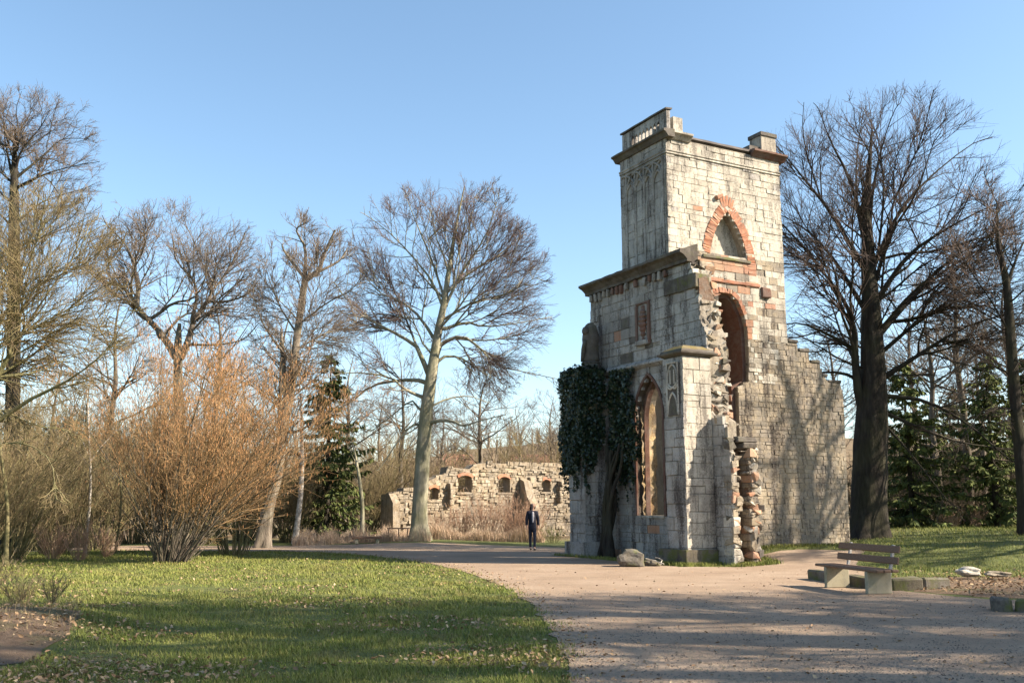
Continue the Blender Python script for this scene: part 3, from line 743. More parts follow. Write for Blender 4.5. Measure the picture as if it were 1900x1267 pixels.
# rubble crowning of the broken stub between buttress and tower
for k in range(46):
    zc = rsr.uniform(3.5, 5.6); uc = rsr.uniform(.7, 1.45); vc = rsr.uniform(.25, .8) - (6.0 - zc) * .12
    rough_stone(facade, 'broken_stone', uc * e1 + vc * e2 + ez * zc, (rsr.uniform(.15, .36), rsr.uniform(.25, .4), rsr.uniform(.1, .2)), rsr.choice(['cream', 'rubble', 'red', 'rubble', 'dark_stone', 'brown_core']), .3)
prism_ob('broken_core', Face(.45 * e2, e1, -e2), [[(UW + .05, -.3), (1.46, -.3), (1.46, 4.0), (1.35, 5.0), (1.25, 6.2), (1.15, 7.6), (.9, 8.3), (UW + .05, 8.2)]], -1.3, 0, M['brown_core'], facade)

# ---- statue on the left buttress
def lathe(bm, prof, c, sx=1, sy=1, n=18, ridge=0.0, tilt=(0, 0)):
    prev = None
    for (r, z) in prof:
        ring = []
        for k in range(n):
            t = k * 2 * math.pi / n; rr = r * (1 + ridge * math.sin(t * 7 + z * 4) + ridge * .6 * math.sin(t * 3 - z * 9))
            ring.append(bm.verts.new(Vector(c) + Vector((rr * sx * math.cos(t) + tilt[0] * z, rr * sy * math.sin(t) + tilt[1] * z, z))))
        if prev:
            for k in range(n): bm.faces.new((prev[k], prev[(k + 1) % n], ring[(k + 1) % n], ring[k]))
        else: bm.faces.new(ring[::-1])
        prev = ring
    bm.faces.new(prev)
sp_ = W3(.12, 5.62, 6.10)
statue = empty('statue', tuple(sp_)); tag(statue, 'dark weathered upright stone figure on top of the ivy covered buttress', 'statue')
bm = bmesh.new(); lathe(bm, [(.38, -.02), (.38, .07), (.33, .10), (.31, .17), (.34, .2), (.26, .25)], (0, 0, 0), 1.0, .9, 14, .02); bm_ob('base', bm, M['dark_stone'], statue)
bm = bmesh.new(); lathe(bm, [(.24, .24), (.29, .3), (.27, .42), (.25, .55), (.255, .7), (.265, .85), (.275, 1.0), (.27, 1.12), (.255, 1.24), (.235, 1.34), (.20, 1.44), (.15, 1.51), (.09, 1.56), (.03, 1.58)], (0, 0, 0), 1.0, .9, 22, .05); bm_ob('figure', bm, M['dark_stone'], statue, smooth=True)
bm = bmesh.new(); lathe(bm, [(.03, 0), (.1, .04), (.13, .1), (.13, .18), (.10, .26), (.04, .3)], (-.17, -.14, 1.12), 1, 1, 12, .03); bm_ob('head', bm, M['dark_stone'], statue, smooth=True)
for s in (-1, 1):
    bm = bmesh.new(); tube_path(bm, [Vector((-.20, .17 * s, .95)), Vector((-.25, .19 * s, .7)), Vector((-.27, .14 * s, .45)), Vector((-.28, .10 * s, .27))], .06, 8); bm_ob('foreleg', bm, M['dark_stone'], statue, smooth=True)

# ================================================================= FAR RUINED WALL
fw_a, fw_b = atY(728, 990, 46.5), atY(1085, 990, 54.0)
fwz = 0.0
ud = fw_b - fw_a; ud[2] = 0; FWL = np.linalg.norm(ud); ud /= FWL
nd = np.array([ud[1], -ud[0], 0])
org = np.array([fw_a[0], fw_a[1], 0])
def fw_at(px, py):        # plane coordinates of a pixel on the wall's face
    r = ray(px, py); c = np.array([0, 0, EYE]); t = ((org - c) @ nd) / (r @ nd); p = c + r * t
    return float((p - org) @ ud), float(p[2])
fwall = empty('ruined_wall', tuple(org)); tag(fwall, 'low pale rubble wall with four small arched windows beyond the path', 'wall')
FW = Face((0, 0, 0), ud, nd)
top_px = [(730, 913), (747, 911), (750, 905), (790, 903), (792, 894), (812, 884), (815, 881), (828, 879), (831, 866), (850, 868), (872, 870), (880, 862), (905, 858), (935, 860), (972, 857), (1000, 860), (1030, 858), (1050, 862), (1085, 862)]
fo = [fw_at(*p) for p in top_px]
outer = [(fo[0][0], -.4)] + fo + [(fo[-1][0], -.4)]
wins = []
for (x0, x1, y0, y1, ya) in ((797, 814, 908, 928, 904), (850, 876, 886, 913, 881), (925, 947, 889, 913, 884), (1006, 1021, 893, 912, 889)):
    aL, zb = fw_at(x0, y1); aR, _ = fw_at(x1, y1); _, zs = fw_at(x0, y0); _, zt = fw_at(x0, ya)
    am = (aL + aR) / 2; wins.append([(aL, zb), (aL, zs)] + arc((aL, zs), (am, zt * 2 - zs), (aR, zs), 7)[1:-1] + [(aR, zs), (aR, zb)])
fcore = prism_ob('wall_body', FW, [outer] + wins, -.6, -.03, M['farcore'], fwall)
masonry(fcore, 'wall_stone', FW, [outer] + wins, -.2, 4.2, (.10, .22), (.12, .42), lambda a, z, r: 'farwall', joint=.015, depth=.14, rough=.12, proud=.03, seed=31, rest='small_wall_stones', miss=.10, limit=220)
for w in wins:
    wo = empty('dummy') if False else None
    bm = bmesh.new(); loop_band(bm, FW, w[1:-1], .14, -.35, .03); o = bm_ob('window_arch', bm, M['brick'], fwall)
    bm = bmesh.new(); add_box(bm, Matrix.Translation(Vector(FW.p((w[0][0] + w[-1][0]) / 2, w[0][1] - .05, -.2))) @ FW.rot().to_4x4(), w[-1][0] - w[0][0] + .2, .5, .09); bm_ob('window_sill', bm, M['farcore'], fwall)
for (x, y0, y1, w) in ((985, 892, 945, .5), (1036, 895, 932, .28), (833, 900, 938, .3)):    # broken cross-wall stubs
    a, z1_ = fw_at(x, y0); _, z0_ = fw_at(x, y1)
    zc = z0_
    while zc < z1_:
        hh = random.uniform(.2, .34); bm = bmesh.new()
        add_box(bm, Matrix.Translation(Vector(FW.p(a + random.uniform(-.05, .05), zc + hh / 2, .08))) @ FW.rot().to_4x4(), w * random.uniform(.6, 1.0), random.uniform(.3, .6), hh, .04)
        bm_ob('toothing_stone', bm, M['farwall'], fwall, bevel=.03); zc += hh
a, z1_ = fw_at(978, 888); _, z0_ = fw_at(978, 985)
prism_ob('cross_wall', Face(FW.p(a, 0), nd, -ud), [[(0, -.3), (0, z1_), (.35, z1_ - .15), (.6, z1_ * .7), (.95, z1_ * .55), (1.4, z1_ * .3), (1.5, -.3)]], 0, .5, M['farcore'], fwall)
prism_ob('cross_wall', Face(FW.p(fo[0][0] + .02, 0), nd, -ud), [[(-.5, -.3), (-.5, fo[0][1] - .1), (.2, fo[0][1] - .05), (.6, fo[0][1] - .5), (.7, -.3)]], 0, .4, M['farcore'], fwall)

# ================================================================= TREES
def smooth_path(pts, n):
    P = np.array(pts, float)
    if len(P) == 2: return P[0] + (P[1] - P[0]) * np.linspace(0, 1, n)[:, None]
    Q = np.vstack([2 * P[0] - P[1], P, 2 * P[-1] - P[-2]]); t = np.linspace(0, len(P) - 1 - 1e-6, n); i = t.astype(int); f = (t - i)[:, None]
    p0, p1, p2, p3 = Q[i], Q[i + 1], Q[i + 2], Q[i + 3]
    return .5 * (2 * p1 + (p2 - p0) * f + (2 * p0 - 5 * p1 + 4 * p2 - p3) * f ** 2 + (3 * p1 - p0 - 3 * p2 + p3) * f ** 3)
def tubes(P, Rr, S, lobes=None):
    N_, K = P.shape[:2]
    T = np.gradient(P, axis=1); T /= np.linalg.norm(T, axis=2, keepdims=True) + 1e-9
    D = P[:, -1] - P[:, 0]; ref = np.where(np.abs(D[:, 2:3]) > .75 * np.linalg.norm(D, axis=1, keepdims=True), [[1.0, .13, 0]], [[.05, .09, 1.0]])
    n1 = np.cross(T, ref[:, None, :]); n1 /= np.linalg.norm(n1, axis=2, keepdims=True) + 1e-9; n2 = np.cross(T, n1)
    ang = np.arange(S) * 2 * np.pi / S
    rr = Rr[:, :, None, None] * np.ones((1, 1, S, 1))
    if lobes is not None: rr = rr * lobes
    V = P[:, :, None] + rr * (np.cos(ang)[:, None] * n1[:, :, None] + np.sin(ang)[:, None] * n2[:, :, None])
    base = (np.arange(N_)[:, None, None] * K + np.arange(K - 1)[None, :, None]) * S; k = np.arange(S)[None, None]; k2 = (k + 1) % S
    F = np.stack([base + k, base + k2, base + S + k2, base + S + k], -1).reshape(-1, 4)
    return V.reshape(-1, 3), F
class Bag:
    def __init__(s): s.v, s.f, s.m, s.n = [], [], [], 0
    def add(s, V, F, m=0):
        s.v.append(V); s.f.append(F + s.n); s.m.append(np.full(len(F), m)); s.n += len(V)
    def mesh(s, name, mats, smooth=True):
        fs = {}
        F = s.f; W = sorted({f.shape[1] for f in F}, reverse=True)
        faces = [np.concatenate([f for f in F if f.shape[1] == w]) for w in W]
        mi = np.concatenate([np.concatenate([m for f, m in zip(F, s.m) if f.shape[1] == w]) for w in W])
        return np_mesh(name, np.concatenate(s.v), faces, mats, mi, smooth)
def norm(a): return a / (np.linalg.norm(a, axis=-1, keepdims=True) + 1e-9)
def spawn(rng, par, dens, t0, ang, lenf, K, r_ratio, rmin, up=.15, wob=.15, env=None, shape=.5, lmin=.12, lmax=9, flat=0.0, out_from=None, maxn=None):
    """children of a set of branches; par = (P[N,K,3], R[N,K], L[N])"""
    P, Rd, L = par
    n = rng.poisson(L * dens * (1 - t0)); pi = np.repeat(np.arange(len(P)), n)
    if maxn and len(pi) > maxn: pi = np.sort(rng.choice(pi, maxn, replace=False))
    if len(pi) == 0: return None
    t = t0 + (1 - t0) * rng.random(len(pi)) ** .85
    Kp = P.shape[1]; x = t * (Kp - 1); i = np.minimum(x.astype(int), Kp - 2); f = (x - i)[:, None]
    b = P[pi, i] * (1 - f) + P[pi, i + 1] * f; tg = norm(P[pi, i + 1] - P[pi, i]); rp = Rd[pi, i] * (1 - f[:, 0]) + Rd[pi, i + 1] * f[:, 0]
    rv = rng.normal(size=b.shape); rv[:, 2] *= (1 - flat)
    if out_from is not None: rv = rv + norm(b - out_from) * .6
    pr = norm(rv - tg * np.sum(rv * tg, 1, keepdims=True))
    a = np.radians(rng.normal(ang[0], ang[1], len(b)))[:, None]
    d = norm(tg * np.cos(a) + pr * np.sin(a))
    ll = L[pi] * lenf * (1 - shape * t) * rng.uniform(.55, 1.2, len(b))
    if env is not None:
        c, rad = env; q0 = (b - c) / rad; qd = d / rad
        A = np.sum(qd * qd, 1); B = np.sum(q0 * qd, 1); Cc = np.sum(q0 * q0, 1) - 1
        disc = B * B - A * Cc; s = np.where(disc > 0, (-B + np.sqrt(np.maximum(disc, 0))) / A, .2)
        ll = np.minimum(ll, np.maximum(s, .15) * rng.uniform(.75, 1.08, len(b)))
    ll = np.clip(ll, lmin, lmax)
    pts = [b]; dd = d
    for k in range(K - 1):
        dd = norm(dd + rng.normal(0, wob, b.shape) + np.array([0, 0, up])); pts.append(pts[-1] + dd * (ll / (K - 1))[:, None])
    Q = np.stack(pts, 1)
    r0 = np.minimum(rp * r_ratio, .0045 + ll * .016); r0 = np.maximum(r0, rmin)
    Rn = r0[:, None] * np.linspace(1, .35, K)[None]; Rn = np.maximum(Rn, rmin * .6)
    return Q, Rn, ll
def limb_set(limbs, K):
    P = np.stack([smooth_path(l[0], K) for l in limbs]); Rn = np.stack([np.interp(np.linspace(0, 1, K), np.linspace(0, 1, len(l[1])), l[1]) for l in limbs])
    return P, Rn, np.linalg.norm(np.diff(P, axis=1), axis=2).sum(1)
def cat_sets(*S):
    S = [s for s in S if s is not None]; K = min(s[0].shape[1] for s in S)
    def rs_(A): return A if A.shape[1] == K else A[:, np.round(np.linspace(0, A.shape[1] - 1, K)).astype(int)]
    return np.concatenate([rs_(s[0]) for s in S]), np.concatenate([rs_(s[1]) for s in S]), np.concatenate([s[2] for s in S])
def px_limb(pts, Y, dYs, r):
    """limb through pixels; the tree's own depth Y plus an offset growing along the limb"""
    n = len(pts); r = [r[0], (r[0] + r[1]) * .42, r[1] * .9, r[1] * .5] if len(r) == 2 else r
    return ([atY(p[0], p[1], Y + dYs * (i / max(1, n - 1)) ** 1.2) for i, p in enumerate(pts)], r)
def build_tree(name, base, label, cat, seed, trunk, limbs, env, lv, mats, flare=.7, group=None, seg=16, K0=9):
    rng = np.random.default_rng(seed); base = np.array(base, float)
    root = empty(name, tuple(base)); tag(root, label, cat, group)
    tb = Bag()
    Pt = smooth_path([np.array(p) - base for p in trunk[0]], 30)[None]; Rt = np.interp(np.linspace(0, 1, 30), np.linspace(0, 1, len(trunk[1])), trunk[1])[None]
    hz = Pt[0, :, 2]
    Rt = Rt * (1 + flare * np.exp(-np.maximum(hz, 0) / .32))[None]
    ang = np.arange(seg) * 2 * np.pi / seg
    lob = 1 + (.10 * np.sin(ang * 3 + 1) + .08 * np.sin(ang * 5 + 2.1))[None, None, :, None] * (.45 + 1.6 * np.exp(-np.maximum(hz, 0) / .5))[None, :, None, None] + rng.normal(0, .025, (1, 30, seg, 1))
    tb.add(*tubes(Pt, Rt, seg, lob))
    L0 = (np.linalg.norm(np.diff(Pt, axis=1), axis=2).sum(1))
    pool = [Pt[0]]; fixed = []
    for l in limbs or []:
        pl_ = [np.array(p) - base for p in l[0]]; allp = np.concatenate(pool); jn = np.argmin(np.linalg.norm(allp - pl_[0], axis=1)); q0 = allp[jn]
        if .03 < np.linalg.norm(q0 - pl_[0]) < 1.6: pl_ = [q0 - np.array([0, 0, .1])] + pl_
        pool.append(smooth_path(pl_, 12)); fixed.append((pl_, l[1]))
    lset = limb_set(fixed, 12) if limbs else None
    if lset is not None:
        tb.add(*tubes(lset[0], lset[1], 8))
    mesh_ob('trunk', tb.mesh('trunk', [mats[0]]), root)
    cb = Bag(); envl = (np.array(env[0]) - base, np.array(env[1])) if env else None
    src = (Pt, Rt, L0)
    cur = lset
    for i, d in enumerate(lv):
        d = dict(d); S = d.pop('S', 4); frm = d.pop('frm', 'prev'); mi = d.pop('mi', 0)
        if env and i > 0 and 'out_from' not in d: d['out_from'] = envl[0] * np.array([1, 1, .9])
        if frm == 'trunk': new = spawn(rng, src, env=envl, **d); cur2 = cat_sets(cur, new) if cur is not None else new
        else: new = spawn(rng, cur, env=envl, **d); cur2 = new
        if new is not None:
            cb.add(*tubes(new[0], new[1], S), mi)
        if d.get('_keep'): pass
        cur = cur2
    mesh_ob('crown', cb.mesh('crown', [mats[0], mats[1]]), root)
    return root
def std_levels(d1=3.0, d2=4.5, d3=7.0, trunk_d=1.6, t0=.35, up=.05, tl=.34, wob=.13, l2=.7, l3=.6, l4=.58, ang=44, flat=.2, rm=.006, trunk_ang=62, trunk_up=.03):
    return [dict(frm='trunk', dens=trunk_d, t0=t0, ang=(trunk_ang, 12), lenf=tl, K=8, r_ratio=.45, rmin=.02, up=trunk_up, wob=.10, shape=.6, S=6),
            dict(dens=d1, t0=.22, ang=(ang, 12), lenf=l2, K=6, r_ratio=.6, rmin=.014, up=up, wob=wob, flat=flat, S=4, lmin=.5, shape=.35),
            dict(dens=d2 * 1.2, t0=.15, ang=(ang - 4, 13), lenf=l3, K=4, r_ratio=.65, rmin=.009, up=up * .8, wob=wob, flat=flat, S=3, mi=1, lmin=.35, shape=.3),
            dict(dens=d3 * 1.25, t0=.08, ang=(ang - 8, 14), lenf=l4, K=2, r_ratio=.7, rmin=rm, up=up * .6, wob=wob * .8, flat=flat, S=3, mi=1, lmin=.2, shape=.3)]
def env_px(cx, cy, rx, ry, Y, ry_d=None):
    c = atY(cx, cy, Y); s = Y / (F_PX * cT) ; rx *= s; ry *= s
    return c, (rx, ry_d or rx * .9, ry)

# --- beech before the far wall
YA = 42.0; k = YA / 1825
baseA = atY(777, 1001, YA)
limbsA = [px_limb(p + [(p[-1][0] + (p[-1][0] - p[-2][0]) * .3, p[-1][1] + (p[-1][1] - p[-2][1]) * .2)], YA, dy, [r0 * k, r1 * k]) for p, dy, r0, r1 in (
    ([(792, 690), (777, 648), (751, 628), (714, 608), (676, 588), (650, 565), (625, 530)], -1.5, 7, 1.5),
    ([(780, 706), (739, 706), (688, 717), (650, 747), (605, 767)], 1.5, 5.5, 1.3),
    ([(782, 736), (751, 722), (721, 699), (650, 691), (610, 700)], -2.0, 5, 1.2),
    ([(777, 788), (764, 790), (741, 815), (709, 863)], -1.5, 4, 1.2),
    ([(775, 756), (762, 744), (726, 772), (695, 795)], 1.0, 3.5, 1.0),
    ([(788, 788), (815, 780), (840, 782), (860, 790), (885, 782), (925, 772)], -1.5, 5, 1.2),
    ([(805, 685), (820, 663), (852, 663), (878, 679), (910, 700)], 1.2, 5.5, 1.3),
    ([(818, 640), (842, 626), (868, 628), (898, 653), (926, 679), (979, 691), (1029, 702)], -1.0, 5.5, 1.0),
    ([(826, 610), (865, 598), (898, 606), (960, 600), (1010, 590)], 1.5, 5, 1.0),
    ([(812, 640), (780, 590), (745, 560), (700, 540), (670, 500)], 2.0, 5, 1.2),
    ([(822, 570), (800, 520), (760, 470), (720, 430), (680, 400)], -1.0, 4.5, 1.0),
    ([(826, 560), (800, 480), (775, 420), (755, 370)], 1.5, 4, 1.0),
    ([(830, 560), (860, 500), (900, 440), (920, 380)], -1.5, 4.5, 1.0),
    ([(832, 540), (880, 500), (930, 470), (965, 440)], 1.5, 4, 1.0),
    ([(828, 590), (880, 560), (940, 545), (985, 520)], -2.0, 4, 1.0),
    ([(790, 760), (830, 740), (870, 735), (900, 745)], 2.0, 3.5, 1.0))]
trunkA = ([baseA - np.array([0, 0, .15])] + [atY(x, y, YA) for x, y in ((778, 950), (783, 860), (790, 770), (801, 690), (812, 620), (824, 560), (836, 480), (848, 410), (862, 345))], [15.5 * k, 14.5 * k, 13.5 * k, 12.5 * k, 10.5 * k, 8 * k, 6 * k, 4 * k, 2.4 * k, 1 * k])
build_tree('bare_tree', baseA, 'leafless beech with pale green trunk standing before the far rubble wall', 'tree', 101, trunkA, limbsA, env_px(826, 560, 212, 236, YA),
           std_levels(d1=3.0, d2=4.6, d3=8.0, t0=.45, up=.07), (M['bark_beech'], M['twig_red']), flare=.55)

# --- big dark beech right of the tower
YB = 36.5; k = YB / 1825
baseB = atY(1611, 1006, YB)
limbsB = [px_limb(p + [(p[-1][0] + (p[-1][0] - p[-2][0]) * .55, p[-1][1] + (p[-1][1] - p[-2][1]) * .25)], YB, dy, [r0 * k, r1 * k]) for p, dy, r0, r1 in (
    ([(1612, 800), (1594, 735), (1586, 660), (1584, 600), (1560, 548), (1515, 490), (1462, 425)], -.8, 15, 3),
    ([(1640, 700), (1690, 668), (1780, 612), (1850, 588)], -1.5, 9, 1.8),
    ([(1640, 735), (1720, 745), (1800, 790), (1870, 850)], -2.5, 7, 1.5),
    ([(1640, 765), (1720, 800), (1790, 822), (1890, 835)], 1.5, 6, 1.5),
    ([(1632, 620), (1700, 545), (1780, 485), (1865, 440)], 1.5, 9, 1.6),
    ([(1626, 560), (1685, 475), (1765, 420), (1845, 380)], -2.0, 9, 1.6),
    ([(1618, 500), (1665, 400), (1725, 330), (1800, 270)], 1.2, 8, 1.4),
    ([(1612, 440), (1620, 350), (1640, 260), (1660, 205)], -1.0, 7, 1.2),
    ([(1606, 430), (1575, 330), (1540, 260), (1520, 205)], 1.5, 7, 1.2),
    ([(1604, 500), (1545, 400), (1490, 330), (1440, 270)], -1.8, 8, 1.4),
    ([(1604, 575), (1550, 485), (1500, 430), (1450, 400)], 2.0, 7, 1.4),
    ([(1586, 650), (1535, 620), (1485, 600), (1440, 605)], -1.0, 6.5, 1.4),
    ([(1584, 700), (1540, 690), (1500, 698), (1470, 715)], 1.5, 5, 1.2),
    ([(1620, 540), (1650, 440), (1700, 360), (1730, 270)], -2.6, 7, 1.2),
    ([(1628, 660), (1700, 600), (1770, 560), (1850, 530)], 2.5, 7, 1.3),
    ([(1608, 470), (1590, 380), (1590, 290), (1600, 220)], 2.2, 6, 1.2),
    ([(1636, 780), (1680, 830), (1720, 880), (1760, 930)], -2.0, 4, 1.0))]
trunkB = ([baseB - np.array([0, 0, .2])] + [atY(x, y, YB) for x, y in ((1612, 940), (1614, 860), (1616, 790), (1620, 720), (1618, 640), (1615, 560), (1611, 480), (1608, 400), (1612, 320), (1618, 240))], [35 * k, 32 * k, 31 * k, 30 * k, 25 * k, 21 * k, 17 * k, 13 * k, 9 * k, 5 * k, 1.5 * k])
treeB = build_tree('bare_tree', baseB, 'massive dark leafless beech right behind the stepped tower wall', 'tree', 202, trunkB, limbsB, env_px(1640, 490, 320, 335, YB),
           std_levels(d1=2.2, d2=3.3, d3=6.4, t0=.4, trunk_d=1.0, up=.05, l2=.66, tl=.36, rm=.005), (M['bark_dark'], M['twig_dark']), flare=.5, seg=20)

# --- forked oak behind the hazel
YC = 41.0; k = YC / 1825
baseC = atY(338, 1012, YC); baseC[2] = ground_h(baseC[0], baseC[1])
limbsC = [px_limb(p, YC, dy, [r0 * k * 1.15, r1 * k * 1.5]) for p, dy, r0, r1 in (
    ([(325, 660), (308, 632), (287, 604), (254, 571), (246, 550), (222, 530), (199, 509), (201, 489), (222, 464), (235, 430)], -1.0, 8, 1.5),
    ([(254, 568), (256, 530), (248, 497), (250, 480), (267, 455), (275, 420)], 1.0, 5.5, 1.3),
    ([(338, 660), (349, 632), (361, 591), (386, 558), (394, 538), (412, 518), (440, 470), (455, 430)], 1.0, 8, 1.5),
    ([(357, 590), (365, 550), (357, 517), (328, 485), (320, 440)], -1.2, 5, 1.3),
    ([(283, 590), (320, 563), (357, 554), (380, 520), (385, 460)], -1.5, 4.5, 1.2),
    ([(300, 625), (340, 585), (380, 580), (420, 575)], 1.5, 4, 1.1),
    ([(222, 530), (195, 525), (170, 510), (150, 480)], 1.0, 3.5, 1.1),
    ([(386, 560), (420, 560), (460, 545), (480, 520)], -1.5, 3.5, 1.1),
    ([(250, 490), (230, 450), (200, 420), (190, 400)], -1.5, 3, 1.0),
    ([(345, 640), (400, 640), (450, 630), (480, 600)], -2.0, 4, 1.0))]
trunkC = ([baseC - np.array([0, 0, .2]), atY(335, 900, YC), atY(331, 760, YC), atY(330, 650, YC), atY(333, 600, YC)], [11 * k, 9.5 * k, 8.5 * k, 8 * k, 3 * k])
build_tree('bare_tree', baseC, 'forked bare oak rising behind the large hazel bush', 'tree', 303, trunkC, limbsC, env_px(332, 535, 180, 172, YC),
           std_levels(d1=3.2, d2=4.0, d3=6.8, trunk_d=.5, t0=.7, up=.06, wob=.2, ang=48, l2=.7), (M['bark_brown'], M['twig_brown']), flare=.4)

# --- lopped tree with the leaning trunk
YD = 38.0; k = YD / 1825
baseD = atY(486, 1013, YD)
limbsD = [px_limb(p, YD, dy, [r0 * k, r1 * k]) for p, dy, r0, r1 in (
    ([(566, 520), (591, 501), (603, 468), (622, 427)], -.5, 8, 3.5), ([(588, 506), (628, 485), (644, 464)], .8, 5, 2.2),
    ([(562, 512), (529, 468), (523, 454)], .6, 6, 2.5), ([(566, 505), (566, 460), (550, 427), (568, 414)], -.5, 6, 2.2),
    ([(530, 766), (527, 690), (523, 640), (522, 610)], .5, 6, 4.5), ([(545, 640), (560, 700), (575, 650), (600, 600)], -1.0, 3, 1.0),
    ([(528, 800), (556, 800), (587, 776), (622, 757), (650, 742), (690, 750)], -1.5, 5, 1.0), ([(540, 719), (500, 690), (470, 670), (450, 640)], 1.5, 4, 1.0),
    ([(550, 650), (600, 620), (640, 610), (680, 580)], 1.5, 4, 1.0), ([(546, 680), (500, 620), (480, 580), (470, 540)], -1.5, 3.5, 1.0), ([(552, 620), (520, 570), (500, 520), (490, 480)], 1.0, 3.5, 1.0),
    ([(556, 600), (610, 560), (650, 540), (680, 500)], -1.5, 3.5, 1.0))]
trunkD = ([baseD - np.array([0, 0, .2])] + [atY(x, y, YD) for x, y in ((497, 940), (512, 885), (523, 810), (530, 766), (540, 719), (548, 650), (557, 580), (564, 530), (566, 500))], [12.5 * k, 11.5 * k, 10.5 * k, 9.5 * k, 9 * k, 8 * k, 7.2 * k, 6.6 * k, 6 * k, 4 * k])
build_tree('bare_tree', baseD, 'leaning bare tree with lopped stub branches left of the spruce', 'tree', 404, trunkD, limbsD, env_px(568, 560, 125, 165, YD),
           std_levels(d1=4.4, d2=5.4, d3=9, trunk_d=3.2, t0=.35, tl=.24, l2=.8, up=.06, wob=.18), (M['bark_pale'], M['twig_brown']), flare=.35)

# --- tall tree at the left edge
YE = 44.0; k = YE / 1825
baseE = atY(20, 1015, YE); baseE[2] = ground_h(baseE[0], baseE[1])
limbsE = [px_limb(p, YE, dy, [r0 * k, r1 * k]) for p, dy, r0, r1 in (
    ([(24, 330), (15, 290), (8, 240), (20, 190)], 1, 6, 1.2), ([(28, 320), (40, 280), (74, 238), (92, 205)], -1, 6, 1.2), ([(30, 330), (82, 288), (115, 259), (165, 258)], 1.2, 5.5, 1.2),
    ([(28, 350), (80, 325), (130, 310), (185, 300)], -1.5, 5, 1.1), ([(26, 420), (70, 380), (120, 360), (160, 350)], 1.5, 4.5, 1.1), ([(24, 340), (-20, 300), (-60, 260)], -1, 5, 1.2),
    ([(22, 420), (-30, 370), (-70, 350)], 1, 4.5, 1.1), ([(26, 300), (34, 250), (30, 205), (40, 170)], 0, 5, 1), ([(30, 460), (80, 440), (130, 420), (170, 400)], -1, 4, 1))]
trunkE = ([baseE - np.array([0, 0, .2])] + [atY(x, y, YE) for x, y in ((22, 850), (25, 650), (26, 480), (26, 380), (27, 310), (28, 240))], [17 * k, 14 * k, 12 * k, 11 * k, 9 * k, 6 * k, 2 * k])
build_tree('bare_tree', baseE, 'tallest bare tree at the left edge of the park', 'tree', 505, trunkE, limbsE, env_px(40, 300, 150, 150, YE),
           std_levels(d1=3.6, d2=5.2, d3=9, trunk_d=.9, t0=.6, tl=.25, up=.04, wob=.18, ang=48, l2=.8), (M['bark_dark'], M['twig_brown']), flare=.4)

# --- olive twigged tree with long diagonal limbs, its trunk just outside the frame
YF = 25.0; k = YF / 1825
baseF = atY(-75, 1045, YF); baseF[2] = ground_h(baseF[0], baseF[1])
limbsF = [px_limb(p, YF, dy, [r0 * k, r1 * k]) for p, dy, r0, r1 in (
    ([(-60, 800), (0, 690), (32, 633), (57, 592), (95, 535), (135, 480), (170, 425)], .5, 9, 1.6), ([(-65, 830), (0, 778), (63, 737), (110, 715), (151, 689), (189, 658), (215, 623), (240, 570)], -.6, 7.5, 1.4),
    ([(-70, 760), (-20, 620), (10, 520), (30, 430), (45, 370)], 1.5, 8, 1.5), ([(-60, 720), (0, 600), (50, 500), (75, 420), (85, 360)], -1.5, 7, 1.4), ([(-20, 640), (60, 610), (130, 600), (200, 590)], 1.5, 4, 1),
    ([(-10, 700), (70, 690), (150, 655), (230, 640)], 2.0, 4, 1), ([(-66, 880), (-20, 760), (10, 640), (20, 540)], -2, 6, 1.2), ([(20, 640), (50, 560), (110, 500), (200, 440)], 2.4, 4.5, 1),
    ([(-60, 860), (20, 820), (90, 850), (105, 930)], -1.5, 3.5, 1), ([(0, 760), (70, 790), (130, 800), (190, 850)], 1.0, 3, .9))]
trunkF = ([baseF - np.array([0, 0, .2]), atY(-74, 930, YF), atY(-66, 820, YF), atY(-70, 720, YF), atY(-90, 600, YF)], [16 * k, 14 * k, 13 * k, 8 * k, 3 * k])
build_tree('bare_tree', baseF, 'nearest bare tree with long olive limbs reaching in from the left', 'tree', 606, trunkF, limbsF, env_px(50, 560, 215, 235, YF),
           std_levels(d1=4.2, d2=6.0, d3=10, trunk_d=.6, t0=.5, l2=.6, up=.06, wob=.12, ang=42, rm=.0045), (M['bark_olive'], M['twig_olive']), flare=.3)

# --- tree at the right edge
YG = 33.0; k = YG / 1825
baseG = atY(1905, 990, YG); baseG[2] = ground_h(baseG[0], baseG[1])
limbsG = [px_limb(p, YG, dy, [r0 * k, r1 * k]) for p, dy, r0, r1 in (
    ([(1874, 620), (1840, 560), (1800, 500), (1770, 440)], -1, 4, 1), ([(1868, 530), (1890, 470), (1915, 420)], 1, 5, 1.2), ([(1880, 700), (1840, 680), (1790, 700), (1760, 740)], 1, 3.5, .9),
    ([(1884, 760), (1830, 760), (1790, 800), (1770, 860)], -1.2, 3.5, .9), ([(1880, 660), (1920, 620), (1970, 580)], 0, 4, 1), ([(1860, 490), (1830, 430), (1820, 370)], -1, 4, 1), ([(1886, 720), (1950, 690), (2000, 680)], 1, 4, 1))]
trunkG = ([baseG - np.array([0, 0, .2])] + [atY(x, y, YG) for x, y in ((1896, 880), (1884, 745), (1874, 612), (1867, 525), (1851, 445), (1850, 370))], [14 * k, 11 * k, 10 * k, 9 * k, 7 * k, 4 * k, 1 * k])
build_tree('bare_tree', baseG, 'slender dark bare tree at the right edge of the lawn', 'tree', 707, trunkG, limbsG, env_px(1875, 560, 150, 260, YG),
           std_levels(d1=3.4, d2=4.6, d3=7, trunk_d=1.8, t0=.4, tl=.25, up=.04), (M['bark_dark'], M['twig_beech']), flare=.4)

